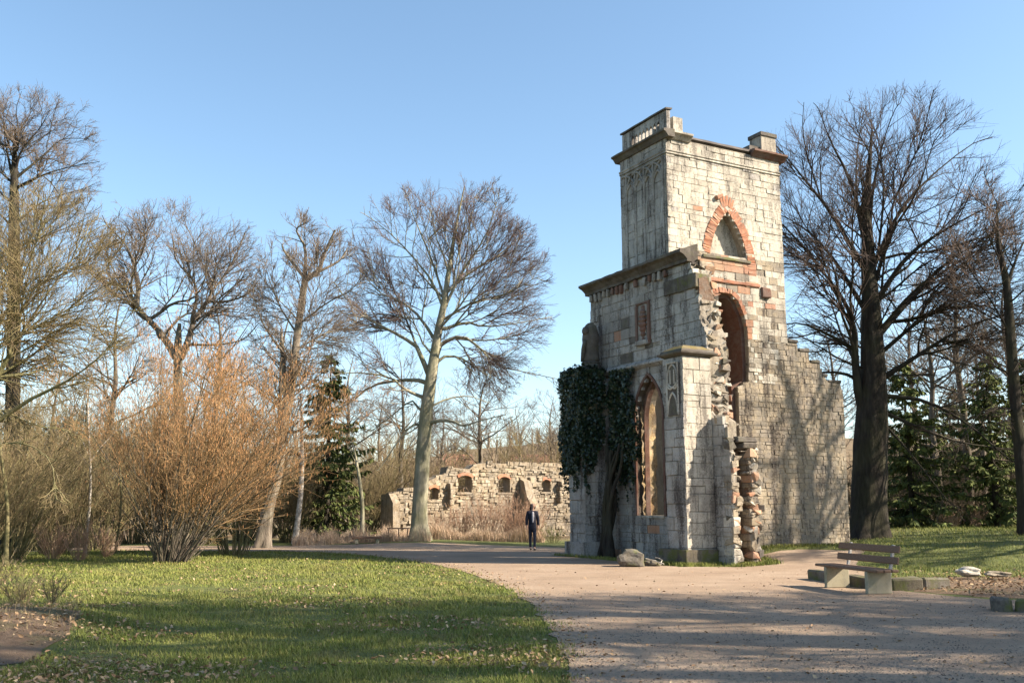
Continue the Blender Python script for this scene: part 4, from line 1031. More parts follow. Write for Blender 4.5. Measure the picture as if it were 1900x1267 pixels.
# --- generic bare trees: two light models copied into the background and outside the frame
def generic(name, seed, H, spread, label, cat, mats, dens=1.0, group=None, r0=.2, nstem=1, lvk={}):
    rng = np.random.default_rng(seed)
    tp = [np.array([0, 0, -.2])] + [np.array([rng.normal(0, .02 * H * t), rng.normal(0, .02 * H * t), H * t]) for t in (.2, .4, .6, .8, .97)]
    lv = std_levels(d1=2.8 * dens, d2=4.2 * dens, d3=6.5 * dens, trunk_d=2.6, t0=.22, tl=.42, **lvk)
    return build_tree(name, (0, 0, 0), label, cat, seed, (tp, [r0, r0 * .9, r0 * .75, r0 * .55, r0 * .3, .02]), None, ((0, 0, H * .58), (spread, spread, H * .45)), lv, mats, flare=.4, group=group, seg=10)
def put(proto, state, loc, rz, sc, label=None, group=None):
    o = proto if not state[0] else copy_tree(proto); state[0] = True
    o.location = loc; o.rotation_euler = (0, 0, rz); o.scale = (sc, sc, sc) if not hasattr(sc, '__len__') else sc
    if label: o['label'] = label
    if group: o['group'] = group
    return o
gt = generic('bare_tree', 11, 13, 4.2, 'x', 'tree', (M['bark_brown'], M['twig_brown']), .8); gs = [False]
def onground(px, Y): 
    x = (px - CX) / (F_PX / cT) * Y; return (x, Y, float(ground_h(x, Y)) - .05)
for px, Y, sc, rz, lab in ((888, 57, (.95, .95, .74), 1.0, 'small spreading bare tree just behind the far rubble wall'), (1022, 70, .78, 2.0, 'pale bare tree between the far wall and the tower'),
                           (965, 80, .85, 4.0, 'hazy bare tree far behind the rubble wall, left of the tower'), (150, 52, .72, 3.1, 'bare tree in the wood left of the hazel bush'),
                           (700, 66, .75, .7, 'bare tree behind the spruce, left of the beech'), (445, 60, .78, 5.1, 'bare tree seen between the forked oak and the leaning tree'),
                           (235, 62, .72, 1.7, 'slim bare tree deep in the wood above the red roofs'), (1745, 48, .95, 2.6, 'bare tree standing among the right hand spruces'), (1830, 55, .9, .4, 'bare tree deep behind the spruces at the right'),
                           (1560, 52, .85, 3.6, 'pale bare tree seen between the stepped wall and the massive beech'),
                           (820, 74, .8, 5.7, 'hazy bare tree above the left end of the far rubble wall'), (640, 58, .85, 2.2, 'bare tree rising behind the spruce top'), (85, 58, .95, .9, 'bare tree in the wood at the far left'), (1050, 62, .7, 3.9, 'bare tree touching the ivy at the tower'),
                           (195, 47, 1.0, 2.9, 'bare tree standing left of the forked oak'), (395, 50, 1.0, 4.6, 'bare tree directly behind the right limbs of the forked oak'), (510, 50, .95, 1.3, 'bare tree left of the leaning trunk, in the second row'), (745, 56, .8, 3.4, 'bare tree left behind the beech trunk'), (1705, 60, 1.15, .2, 'tall bare tree behind the right hand spruces'), (1800, 48, 1.1, 4.9, 'tall bare tree left of the slender dark tree'), (1890, 56, 1.2, 1.1, 'tall bare tree behind the slender dark tree')):
    put(gt, gs, onground(px, Y), rz, sc, lab)
# trees outside the frame, right of the path: they throw the long shadows across path and lawn
st = [False]
gt2 = generic('bare_tree', 12, 17, 5.0, 'x', 'tree', (M['bark_dark'], M['twig_dark']), .85, r0=.6, lvk=dict(rm=.010))
for i, (x, y, sc, rz) in enumerate(((16.5, 9.6, 1.3, .3), (22.5, 5.6, 1.2, 2.2), (33, 8.4, 1.35, 4.0), (42, 8.2, 1.4, 3.3), (21.5, 10.9, 1.2, 2.5))):
    put(gt2, st, (x, y, float(ground_h(x, y)) - .05), rz, sc, 'tall bare tree right of the path, outside the view, casting long shadows', 'shade trees right of the path')
gt3 = generic('bare_tree', 14, 17, 5.4, 'x', 'tree', (M['bark_dark'], M['twig_dark']), .5, r0=.5); st3 = [False]
for i, (x, y, sc, rz) in enumerate(((25.5, 28.6, 1.1, 5.2), (33, 27.0, 1.3, 3.0), (29.5, 34.0, 1.15, 0.9))):
    put(gt3, st3, (x, y, float(ground_h(x, y)) - .05), rz, sc, 'open crowned bare tree right of the ruin, outside the view, dappling its wall', 'shade trees right of the ruin')

# --- spruces
def spruce(name, seed, H, Rb, label):
    rng = np.random.default_rng(seed); root = empty(name); tag(root, label, 'tree')
    b = Bag(); P = np.array([[[0, 0, -.2], [0, 0, H * .5], [0, 0, H]]]); b.add(*tubes(P, np.array([[.16, .10, .015]]) * H / 9, 8)); 
    nb = int(H * 22); zt = np.sort(rng.random(nb)) ** 1.1; z = H * (.04 + .94 * zt); L = Rb * (1 - zt) ** .7 * rng.uniform(.45, 1.25, nb) + .15
    az = rng.random(nb) * 2 * np.pi; d = np.stack([np.cos(az), np.sin(az), 0 * az], 1)
    t = np.linspace(0, 1, 5)[None, :, None]
    drop = (-.35 * (1 - zt) - .05 + rng.normal(0, .16, nb))[:, None, None]
    pts = np.stack([0 * z, 0 * z, z], 1)[:, None] + d[:, None] * L[:, None, None] * t + np.array([0, 0, 1.0]) * L[:, None, None] * (drop * t + .22 * t ** 3)
    b.add(*tubes(pts, (L[:, None] * .012 + .004) * np.linspace(1, .3, 5)[None], 3))
    mesh_ob('trunk', b.mesh('trunk', [M['bark_dark']]), root)
    # drooping sprays of needles along each branch
    n = np.maximum(6, (L * 40).astype(int)); pi = np.repeat(np.arange(nb), n); tt = rng.uniform(.12, 1.0, len(pi)); x = tt * 4; i = np.minimum(x.astype(int), 3); f = (x - i)[:, None]
    p = pts[pi, i] * (1 - f) + pts[pi, i + 1] * f
    side = np.stack([-d[pi, 1], d[pi, 0], 0 * tt], 1); s = rng.choice([-1.0, 1.0], len(pi))
    dirv = norm(d[pi] * rng.uniform(.1, .8, (len(pi), 1)) + side * (s * rng.uniform(.2, 1.0, len(pi)))[:, None] + np.array([0, 0, -1.0]) * rng.uniform(.1, 1.5, (len(pi), 1)))
    ln = rng.uniform(.16, .38, len(pi)) * (H / 9) ** .4; wd = norm(np.cross(dirv, rng.normal(size=dirv.shape))) * (ln * .17)[:, None]
    q = p + dirv * (ln * .55)[:, None]
    V = np.stack([p, q + wd, p + dirv * ln[:, None], q - wd], 1).reshape(-1, 3); F = np.arange(len(V)).reshape(-1, 4)
    mesh_ob('crown', np_mesh('crown', V, [F], M['needle']), root)
    return root
for name, px, Y, H, Rb, lab, sd in (('spruce_tree', 606, 45, 8.8, 2.5, 'dark spruce between the leaning tree and the beech', 1), ('spruce_tree', 1692, 44, 7.6, 2.1, 'spruce right beside the trunk of the massive beech', 2), ('spruce_tree', 1848, 43, 7.8, 2.2, 'spruce near the right edge of the lawn', 3),
                                    ('spruce_tree', 1735, 51, 6.6, 2.4, 'spruce in the middle of the right hand wood', 4), ('spruce_tree', 1790, 58, 8.2, 2.8, 'tallest spruce far back in the right hand wood', 5), ('spruce_tree', 1925, 49, 8.6, 2.4, 'spruce cut off by the right edge of the picture', 6), ('spruce_tree', 1640, 56, 6.4, 2.1, 'spruce half hidden behind the massive beech', 7)):
    o = spruce(name, sd, H, Rb, lab); o.location = onground(px, Y)

# --- shrubs: stems fanning from a stool
def shrub(name, seed, H, spread, nst, label, cat, mats, d2=3.5, d3=5, catk=0, r=.022, wob=.07, up=.05, group=None, l2=.35, l3=.45, K0=7, lean=(0, 0)):
    rng = np.random.default_rng(seed); root = empty(name); tag(root, label, cat, group)
    az = rng.random(nst) * 2 * np.pi; tilt = np.arctan(spread / H) * rng.random(nst) ** .7 * 1.35
    d = np.stack([np.cos(az) * np.sin(tilt) + lean[0], np.sin(az) * np.sin(tilt) + lean[1], np.cos(tilt)], 1); d = norm(d)
    L = H / np.maximum(.6, np.cos(tilt)) * rng.uniform(.55, 1.0, nst); p = np.stack([np.cos(az), np.sin(az), 0 * az], 1) * (.02 * H + .05 * H * rng.random(nst))[:, None]; p[:, 2] = -.1
    pts = [p]
    for k_ in range(K0 - 1): d = norm(d + rng.normal(0, wob, d.shape) + np.array([0, 0, up])); pts.append(pts[-1] + d * (L / (K0 - 1))[:, None])
    Q = np.stack(pts, 1); Rn = (r * rng.uniform(.5, 1.25, nst))[:, None] * np.linspace(1, .22, K0)[None]
    b = Bag(); b.add(*tubes(Q, Rn, 5)); mesh_ob('stems', b.mesh('stems', [mats[0]]), root)
    b = Bag(); s1 = (Q, Rn, L)
    s2 = spawn(rng, s1, d2, .2, (28, 9), l2, 5, .6, .0055, up=.06, wob=.08, S=4) if False else spawn(rng, s1, dens=d2, t0=.2, ang=(28, 9), lenf=l2, K=5, r_ratio=.6, rmin=.0055, up=.06, wob=.09, lmin=.15)
    b.add(*tubes(s2[0], s2[1], 4))
    s3 = spawn(rng, s2, dens=d3, t0=.12, ang=(30, 10), lenf=l3, K=3, r_ratio=.7, rmin=.0045, up=.05, wob=.08, lmin=.1)
    if s3 is not None: b.add(*tubes(s3[0], s3[1], 3))
    mesh_ob('twigs', b.mesh('twigs', [mats[1]]), root)['kind'] = 'stuff'
    if catk and s3 is not None:
        m = rng.random(len(s3[0])) < catk; e = np.concatenate([s3[0][m, -1], s3[0][m, 1]]); e = e[e[:, 2] > H * .12]
        pr = np.clip((e[:, 2] / H), .1, 1) ; e = e[rng.random(len(e)) < pr * 1.1]
        ln = rng.uniform(.05, .10, len(e))[:, None]; c2 = e + np.array([0, 0, -1.0]) * ln + rng.normal(0, .015, e.shape)
        PP = np.stack([e, (e + c2) / 2, c2], 1); bb = Bag(); bb.add(*tubes(PP, np.tile([[.004, .0075, .004]], (len(e), 1)), 3)); o = mesh_ob('catkins', bb.mesh('catkins', [M['catkin']]), root); o['kind'] = 'stuff'
    return root
hz = shrub('hazel_bush', 51, 6.4, 3.1, 105, 'large many stemmed hazel bush with orange catkins on the lawn edge', 'bush', (M['bark_brown'], M['twig_hazel']), d2=3.0, d3=5.6, catk=.95, r=.024, wob=.12, up=-.005, lean=(.16, 0), l2=.42, l3=.5)
hz.location = onground(318, 28.6); hz.location.z -= .02
hz2 = shrub('hazel_bush', 52, 6.4, 2.4, 30, 'second hazel bush just behind, in front of the leaning tree', 'bush', (M['bark_olive'], M['twig_hazel']), d2=3.0, d3=5.0, catk=.8, r=.028, wob=.05)
hz2.location = onground(440, 32.5)
us = shrub('undergrowth_shrub', 53, 3.6, 1.9, 62, 'x', 'bush', (M['bark_olive'], M['twig_olive']), d2=4.4, d3=7, r=.018, wob=.12, l2=.42, l3=.55); uf = [False]
LU = {}
for px, Y, sc, lab in ((25, 30, 1.3, 'olive thicket at the left edge below the long limbs'), (110, 33, 1.3, 'olive thicket left of the hazel bush'), (185, 36, 1.4, 'olive thicket close behind the left of the hazel bush'), (-60, 27, 1.2, 'olive thicket cut by the left edge of the picture'),
                       (70, 42, 1.9, 'taller thicket in the second row at the left'), (250, 44, 1.8, 'taller thicket behind the hazel bush'), (395, 42, 1.5, 'thicket between the hazel stems and the leaning trunk'), (455, 46, 1.5, 'thicket left behind the leaning trunk'),
                       (540, 44, 1.3, 'thicket between the leaning trunk and the spruce'), (680, 50, 1.4, 'thicket right of the spruce'), (0, 50, 2.4, 'thicket in the third row, far left'), (150, 52, 2.2, 'thicket in the third row behind the lawn'),
                       (330, 54, 2.2, 'thicket in the third row behind the forked oak'), (720, 62, 1.8, 'thicket left of the far rubble wall'), (830, 62, 1.6, 'thicket behind the left windows of the far wall'), (930, 64, 1.7, 'thicket behind the middle of the far wall'), (1040, 60, 1.8, 'thicket behind the far wall next to the tower')):
    put(us, uf, onground(px, Y), random.random() * 6, sc, lab)
rs1 = shrub('rusty_shrub', 54, 1.7, .9, 60, 'x', 'bush', (M['twig_rust'], M['twig_rust']), d2=5, d3=6, r=.008, wob=.05, up=.06); rf = [False]
for px, Y, sc, lab in ((820, 46.5, .9, 'rust coloured bare shrub right of the beech trunk'), (862, 46, 1.05, 'rust coloured bare shrub under the second window of the far wall'), (905, 45.5, 1.35, 'tall rust coloured shrub under the third window of the far wall'), (945, 45, 1.3, 'rust coloured bare shrub left of the walking person'), (985, 44.5, 1.15, 'rust coloured bare shrub behind the walking person'),
                       (155, 29.5, .75, 'low reddish brown shrub on the left lawn edge'), (105, 30, .7, 'low brown shrub beside the thicket on the left lawn edge'), (205, 31.5, .6, 'small brown shrub just left of the hazel bush')):
    put(rs1, rf, onground(px, Y), random.random() * 6, sc, lab)
gb = shrub('green_shrub', 55, .9, .5, 24, 'small olive green shrub at the foot of the far wall by the tower', 'bush', (M['bark_olive'], M['needle']), d2=7, d3=9, r=.008); gb.location = onground(1026, 43)
dk = shrub('undergrowth_shrub', 56, 3.0, 1.8, 40, 'x', 'bush', (M['under_dark'], M['under_dark']), d2=4.5, d3=6, r=.014, wob=.1); df_ = [False]
for px, Y, sc, lab in ((1665, 47, .8, 'dark brush between the beech trunk and the spruce'), (1740, 46, 1.0, 'dark brush in the gap between the spruces'), (1790, 47, 1.2, 'dark brush in the middle of the right hand wood'), (1880, 46, 1.1, 'dark brush at the right edge of the wood'),
                       (1770, 54, 1.7, 'tall dark brush far back on the right'), (1600, 50, 1.2, 'dark brush behind the massive beech'), (1700, 58, 1.8, 'tallest dark brush behind the right spruces'), (1850, 60, 1.9, 'dark brush at the back of the right hand wood'), (1570, 44, .8, 'dark brush at the foot of the stepped wall')):
    put(dk, df_, onground(px, Y), random.random() * 6, sc, lab)
for px, Y, sc, lab in ((1765, 42.5, .55, 'low straw coloured brush before the dark wood'), (1810, 42.5, .6, 'low straw coloured brush right of the lit spruce')):
    put(rs1, rf, onground(px, Y), random.random() * 6, sc, lab)
# leaning thin trunk and pale trunk near the spruce
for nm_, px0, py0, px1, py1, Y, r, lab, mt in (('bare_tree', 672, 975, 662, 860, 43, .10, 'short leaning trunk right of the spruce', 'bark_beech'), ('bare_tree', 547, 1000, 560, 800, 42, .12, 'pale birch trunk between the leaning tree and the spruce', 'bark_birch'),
                                               ('bare_tree', 158, 1010, 165, 800, 33, .05, 'thin pale stem left of the hazel bush', 'bark_birch'), ('bare_tree', 215, 1005, 222, 850, 34, .04, 'thin crooked stem right beside the hazel bush', 'bark_olive'), ('bare_tree', 12, 1030, 0, 830, 27, .06, 'thin crooked stem at the left edge', 'bark_olive')):
    b0 = atY(px0, py0, Y); b0[2] = float(ground_h(b0[0], b0[1])); t1 = atY(px1, py1, Y); mid = (b0 + t1) / 2 + np.array([.12, 0, 0]); top = t1 + (t1 - b0) * .35 + np.array([-.2, .2, 0])
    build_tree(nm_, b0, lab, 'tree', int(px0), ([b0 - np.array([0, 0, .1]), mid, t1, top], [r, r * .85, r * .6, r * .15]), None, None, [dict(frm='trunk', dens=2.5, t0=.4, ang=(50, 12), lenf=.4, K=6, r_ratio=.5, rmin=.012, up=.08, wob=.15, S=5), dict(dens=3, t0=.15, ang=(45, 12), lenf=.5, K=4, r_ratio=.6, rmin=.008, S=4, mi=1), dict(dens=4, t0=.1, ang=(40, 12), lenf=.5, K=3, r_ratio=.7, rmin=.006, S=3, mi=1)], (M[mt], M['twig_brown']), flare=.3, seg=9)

# --- dry grass strip, far woods, houses
rng = np.random.default_rng(90)
def blades(name, x, y, h, w, lean, mat, label, cat, z=None, tri=False):
    n = len(x); z = ground_h(x, y) if z is None else z
    az = rng.random(n) * 2 * np.pi; d = np.stack([np.cos(az), np.sin(az), 0 * az], 1); sd = np.stack([-d[:, 1], d[:, 0], 0 * az], 1) * (w / 2)[:, None]
    p = np.stack([x, y, z - .005], 1); m = p + np.array([0, 0, 1.0]) * (h * .55)[:, None] + d * (h * lean * .3)[:, None]; t = p + np.array([0, 0, 1.0]) * (h * (1 - lean * .25))[:, None] + d * (h * lean)[:, None]
    if tri:
        V = np.stack([p - sd, p + sd, t], 1).reshape(-1, 3)
        return tag(mesh_ob(name, np_mesh(name, V, [np.arange(n * 3).reshape(-1, 3)], mat)), label, cat, kind='stuff')
    V = np.stack([p - sd, p + sd, m + sd * .7, m - sd * .7, t], 1).reshape(-1, 3); i = np.arange(n)[:, None] * 5
    o = mesh_ob(name, np_mesh(name, V, [i + np.array([[0, 1, 2, 3]]), i + np.array([[3, 2, 4]])], mat))
    return tag(o, label, cat, kind='stuff')
n = 16000; px = rng.uniform(545, 800, n); yy = 41.2 + rng.random(n) ** 1.4 * 4.5 - (px < 640) * 1.6 * (640 - px) / 95; xx = (px - CX) / (F_PX / cT) * yy
keep = np.hypot(xx - baseA[0], yy - baseA[1]) > .7; xx, yy = xx[keep], yy[keep]; n = len(xx)
blades('dry_grass', xx, yy, rng.uniform(.25, 1.0, n) * (.55 + .35 * np.sin(xx * 2.1) * np.sin(xx * .83 + yy * 2) + .2 * np.sin(xx * 5.3 + yy)) , rng.uniform(.008, .016, n), rng.uniform(.1, .6, n), M['drygrass'], 'band of tall straw coloured dry grass behind the path', 'grass')
n = 9000; px = rng.uniform(795, 1010, n); yy = 43.6 + rng.random(n) * 1.5; xx = (px - CX) / (F_PX / cT) * yy
blades('dry_grass', xx, yy, rng.uniform(.3, 1.0, n) * (.7 + .3 * np.sin(xx * 2.3) * np.sin(xx * .9 + 1)), rng.uniform(.008, .016, n), rng.uniform(.1, .8, n), M['drygrass'], 'pale reddish dry stalks along the foot of the far wall', 'grass')
# far woods as one mass: many small bare crowns on the opposite slope
ft = Bag()
for kk in range(620):
    near = kk < 200
    Y = rng.uniform(62, 120) if near else 120 + 330 * rng.random() ** 1.2
    X = rng.uniform(-.62, .1) * Y if rng.random() < .8 else rng.uniform(.1, .62) * Y
    H = rng.uniform(4.5, 8.5) if near else rng.uniform(7, 11)
    zb = float(ground_h(X, Y)); nb = 16 if near else 9; fat = 1 + Y / 90
    base_ = np.array([X, Y, zb]); az = rng.random(nb) * 6.28; tl = rng.random(nb) * .85; t_ = rng.uniform(.02, .5, nb)
    p0 = base_ + np.stack([0 * az, 0 * az, t_ * H], 1); dv = np.stack([np.cos(az) * np.sin(tl), np.sin(az) * np.sin(tl), np.cos(tl)], 1); Lb = H * rng.uniform(.35, .62, nb)
    Q = np.stack([p0, p0 + dv * Lb[:, None] * .5 + rng.normal(0, .1, p0.shape), p0 + dv * Lb[:, None]], 1); Rn = np.tile(np.array([[.03, .02, .008]]) * fat, (nb, 1))
    ft.add(*tubes(Q, Rn, 3)); s2 = spawn(rng, (Q, Rn, Lb), dens=4.2 if near else 3.2, t0=.1, ang=(42, 14), lenf=.36, K=2, r_ratio=.6, rmin=.007 * fat, up=.1)
    ft.add(*tubes(s2[0], s2[1], 3))
    ft.add(*tubes(np.array([[base_ - [0, 0, .3], base_ + [0, 0, H * .5]]]), np.array([[.10, .05]]) * fat, 4))
fo_ = mesh_ob('far_woods', ft.mesh('far_woods', [M['far_twig']])); tag(fo_, 'brown leafless woods covering the far slope below the sky', 'woods', kind='stuff')
def house(px, py, Y, w, d, h, rh, rz, label):
    p = atY(px, py, Y); e = empty('house', (p[0], p[1], p[2] - 3), rz); tag(e, label, 'house', 'houses on the far slope')
    bm = bmesh.new(); add_box(bm, Matrix.Translation((0, 0, h / 2)), w, d, h); wl_ = bm_ob('wall', bm, M['render'], e)
    bm = bmesh.new(); vs = [bm.verts.new(c) for c in ((-w / 2 - .4, -d / 2 - .4, h - .1), (w / 2 + .4, -d / 2 - .4, h - .1), (w / 2 + .4, d / 2 + .4, h - .1), (-w / 2 - .4, d / 2 + .4, h - .1), (-w / 2 - .4, 0, h + rh), (w / 2 + .4, 0, h + rh))]
    for f in ((0, 1, 5, 4), (2, 3, 4, 5), (1, 2, 5), (3, 0, 4), (3, 2, 1, 0)): bm.faces.new([vs[i] for i in f])
    bm_ob('roof', bm, M['roof'], e)
    for i in range(3):
        for zz_ in (h * .3, h * .7):
            bm = bmesh.new(); add_box(bm, Matrix.Translation((-w / 3 + i * w / 3, -d / 2 - .02, zz_)), 1.1, .1, 1.4); bm_ob('window', bm, M['glass'], wl_)
house(188, 842, 330, 11, 8, 5.5, 3.5, .2, 'pale house with red roof on the far slope seen through the wood'); house(215, 846, 320, 8, 7, 5, 3, -.3, 'small pale house right of the other one on the far slope')
house(846, 882, 190, 6, 5, 4.5, 2.6, .5, 'white gabled house behind the far rubble wall'); house(985, 876, 220, 9, 6, 4, 3, -.2, 'red roofed house half hidden behind the far wall')

# ================================================================= IVY
ivy = empty('ivy', tuple(W3(-.5, 4.6, 0))); tag(ivy, 'dark ivy with a thick twisted stem covering the left buttress and window side', 'ivy')
ivo = Vector(W3(-.5, 4.6, 0)); rng = np.random.default_rng(77)
pts, nrm = [], []
def ivy_patch(n, fn, no):
    for _ in range(n):
        p = fn();
        if p is not None: pts.append(p); nrm.append(no)
def clump(a, z): return .5 + .5 * math.sin(a * 5.1 + 1.3) * math.sin(z * 3.7 + a * 2)
def f_left():      # outer face of the buttress
    v, z = rng.uniform(5.0, 6.45), rng.uniform(2.6, 6.05)
    lim = 2.9 + .45 * math.sin(v * 4) + .25 * math.sin(v * 17) - (1.0 if v > 6.1 else 0)
    if z < lim: return None
    return W3(-.49 - rng.random() * .20 * (.4 + clump(v, z)), v, z)
def f_near():
    u, z = rng.uniform(-.7, .25), rng.uniform(2.6, 6.0)
    if z < 3.3 + .7 * math.sin(u * 5): return None
    return W3(u, 5.12 - rng.random() * .22 * (.4 + clump(u, z)), z)
def f_fac():
    v, z = rng.uniform(3.3, 5.25), rng.uniform(2.0, 5.95)
    edge = 3.66 + .12 * math.sin(z * 5) - (.3 if 3.0 < z < 4.2 else 0)
    if v < edge or v > 4.95 + .15 * math.sin(z * 4) or z < 2.35 + .5 * abs(v - 4.1) + .25 * math.sin(v * 13): return None
    return W3(.46 - rng.random() * .26 * (.4 + clump(v, z)), v, z)
def f_end():
    u, z = rng.uniform(-.6, .5), rng.uniform(2.0, 6.0)
    return W3(u, 6.2 + rng.random() * .2, z)
ivy_patch(6200, f_left, -e1); ivy_patch(2600, f_near, -e2); ivy_patch(5200, f_fac, -e1); ivy_patch(1500, f_end, e2)
ivy_patch(900, lambda: W3(rng.uniform(-.62, .45), rng.uniform(5.1, 6.3), 5.8 + rng.random() * .38), ez)
for kx in range(46):
    side = rng.random()
    if side < .45: p_ = np.array([-.52, rng.uniform(5.05, 6.4), rng.uniform(2.4, 3.6)]); nn_ = -e1
    elif side < .8: p_ = np.array([.42, rng.uniform(3.5, 4.9), rng.uniform(2.1, 4.8)]); nn_ = -e1
    else: p_ = np.array([rng.uniform(-.6, .3), 6.3, rng.uniform(2.2, 5.6)]); nn_ = e2
    for _ in range(rng.integers(8, 26)):
        pts.append(W3(*p_)); nrm.append(nn_); p_ = p_ + np.array([rng.normal(0, .012), rng.normal(-.008, .03), -rng.uniform(.0, .06)])
Pv = np.array(pts) - np.array(ivo); Nv = norm(np.array(nrm) + rng.normal(0, .45, Pv.shape)); n = len(Pv)
tv = norm(np.cross(Nv, rng.normal(size=Pv.shape))); dn = norm(np.array([0, 0, -1.0]) + rng.normal(0, .5, Pv.shape)); dn = norm(dn - Nv * np.sum(dn * Nv, 1, keepdims=True)); sd = np.cross(Nv, dn)
s = rng.uniform(.028, .085, n)[:, None]
V = np.stack([Pv - dn * s * .7, Pv + sd * s * .8 - dn * s * .1, Pv + sd * s * .35 + dn * s * .35, Pv + dn * s, Pv - sd * s * .35 + dn * s * .35, Pv - sd * s * .8 - dn * s * .1], 1)
V[:, 3] -= Nv * s * .35; V[:, 1] -= Nv * s * .2; V[:, 5] -= Nv * s * .2
i = np.arange(n)[:, None] * 6
o = mesh_ob('leaves', np_mesh('leaves', V.reshape(-1, 3), [i + np.array([[0, 1, 2, 3]]), i + np.array([[0, 3, 4, 5]])], M['ivy']), ivy); o['kind'] = 'stuff'
vines = []
for kx in range(11):
    v0 = 4.55 + rng.normal(0, .12); u0 = -.05 + rng.normal(0, .1); pl = []
    sp = rng.uniform(-.55, .55)
    for t in np.linspace(0, 1, 10):
        pl.append(W3(u0 + .30 * t + .05 * math.sin(t * 9 + kx), v0 + sp * t ** 2.2 + .07 * math.sin(t * 7 + kx * 2) + .25 * (1 - t) ** 6 * np.sign(sp), t * rng.uniform(3.3, 3.6)) - np.array(ivo))
    vines.append((pl, [rng.uniform(.07, .13), .085, .06, .04]))
L_ = limb_set(vines, 20); b = Bag(); b.add(*tubes(L_[0], L_[1], 8)); mesh_ob('stem', b.mesh('stem', [M['bark_dark']]), ivy)

# ================================================================= BENCH, KERB, STONES
def ob_box(name, c, sx, sy, sz, mat, parent, rot=None, bevel=.01, jit=0):
    bm = bmesh.new(); add_box(bm, Matrix.Identity(4), sx, sy, sz, jit); o = bm_ob(name, bm, mat, parent, bevel=bevel)
    o.location = c
    if rot: o.rotation_euler = rot
    return o
pr, pl = gnd(1609, 1103), gnd(1533, 1091)
bdir = pl - pr; bang = math.atan2(bdir[1], bdir[0]); blen = np.linalg.norm(bdir[:2])
bench = empty('park_bench', ((pr[0] + pl[0]) / 2, (pr[1] + pl[1]) / 2, 0.012), bang)      # local x: along the bench to its far end; local +y: front (towards the path)
tag(bench, 'wooden park bench on two concrete slabs beside the gravel path', 'bench')
for s in (-1, 1):
    x = s * blen / 2
    o = ob_box('leg', (x, -.24, .20), .09, .50, .40, M['concrete'], bench, bevel=.012)
    ob_box('back_post', (x, -.54, .60), .05, .05, .56, M['steel'], bench, rot=(.22, 0, 0), bevel=.005)
for k_ in range(3): ob_box('seat_plank', (0, -.055 - k_ * .155, .425), blen + .75, .14, .05, M['wood'], bench, rot=(.0, 0, 0), bevel=.012)
for z, y in ((.60, -.525), (.80, -.565)): ob_box('back_plank', (0.0, y + .05, z), blen + .62, .045, .13, M['wood'], bench, rot=(.20, 0, 0), bevel=.012)
# kerb of mossy blocks behind the bench
def kerb(pa, pb, n, hh, dd, lab, seed):
    rs_ = random.Random(seed); a, b = np.array(pa), np.array(pb); L = np.linalg.norm(b - a); ang = math.atan2(b[1] - a[1], b[0] - a[0])
    e = empty('stone_kerb', (a[0], a[1], float(ground_h(a[0], a[1]))), ang); tag(e, lab, 'kerb'); x = 0
    for i in range(n):
        w = L / n * rs_.uniform(.85, 1.1); h_ = hh * rs_.uniform(.85, 1.15)
        ob_box('kerb_stone', (x + w / 2, rs_.uniform(-.03, .03), h_ / 2 - .05), w - .03, dd * rs_.uniform(.9, 1.1), h_ + .1, M['mossy'], e, rot=(rs_.gauss(0, .03), rs_.gauss(0, .03), rs_.gauss(0, .03)), bevel=.035, jit=.02); x += w
k0, k1, k2 = gnd(1512, 1075), gnd(1570, 1084), gnd(1752, 1092)
kerb(gnd(1506, 1074)[:2], gnd(1640, 1096)[:2], 3, .20, .30, 'mossy stone kerb behind the legs of the bench', 1)
kerb(gnd(1646, 1096)[:2], gnd(1752, 1093)[:2], 2, .22, .34, 'mossy stone kerb running right from the bench', 2)
kerb(gnd(1838, 1133)[:2], gnd(1985, 1139)[:2], 3, .20, .40, 'dark mossy kerb stones at the right edge in the foreground', 3)
def boulder(name, p, s, mat, lab, seed):
    rs_ = random.Random(seed); bm = bmesh.new(); bmesh.ops.create_icosphere(bm, subdivisions=3, radius=.5)
    ph = [rs_.uniform(0, 6) for _ in range(6)]
    for v in bm.verts:
        c = v.co; f = 1 + .16 * math.sin(c.x * 7 + ph[0]) * math.sin(c.y * 6 + ph[1]) + .10 * math.sin(c.z * 11 + ph[2] + c.x * 5) + rs_.uniform(-.03, .03)
        q = Vector([math.copysign(abs(t * 2) ** .75 / 2, t) for t in c]) * f; v.co = Vector((q.x * s[0], q.y * s[1], q.z * s[2] + s[2] * .3))
    o = bm_ob(name, bm, mat, None); o.location = p; return tag(o, lab, 'stone')
boulder('boulder', tuple(gnd(1170, 1051)), (.72, .6, .52), M['mossy'], 'mossy boulder at the foot of the ruin beside the ivy stem', 4)
boulder('boulder', tuple(gnd(1372, 1041)), (.42, .4, .66), M['rubble'], 'upright broken stone at the foot of the broken wall end', 5)
boulder('boulder', tuple(gnd(1208, 1050)), (.5, .35, .2), M['mossy'], 'flat mossy stone right of the boulder by the ruin', 9)
boulder('boulder', tuple(gnd(1798, 1066, .1)), (.5, .4, .2), M['cream'], 'pale flat stone lying on the leaf strewn soil', 6)
boulder('boulder', tuple(gnd(1850, 1068, .1)), (.55, .35, .12), M['rubble'], 'thin brown stone right of the pale one on the soil', 7)
boulder('boulder', tuple(gnd(1893, 1030, .14)), (.6, .5, .42), M['mossgold'], 'lichen covered block cut by the right edge of the picture', 8)
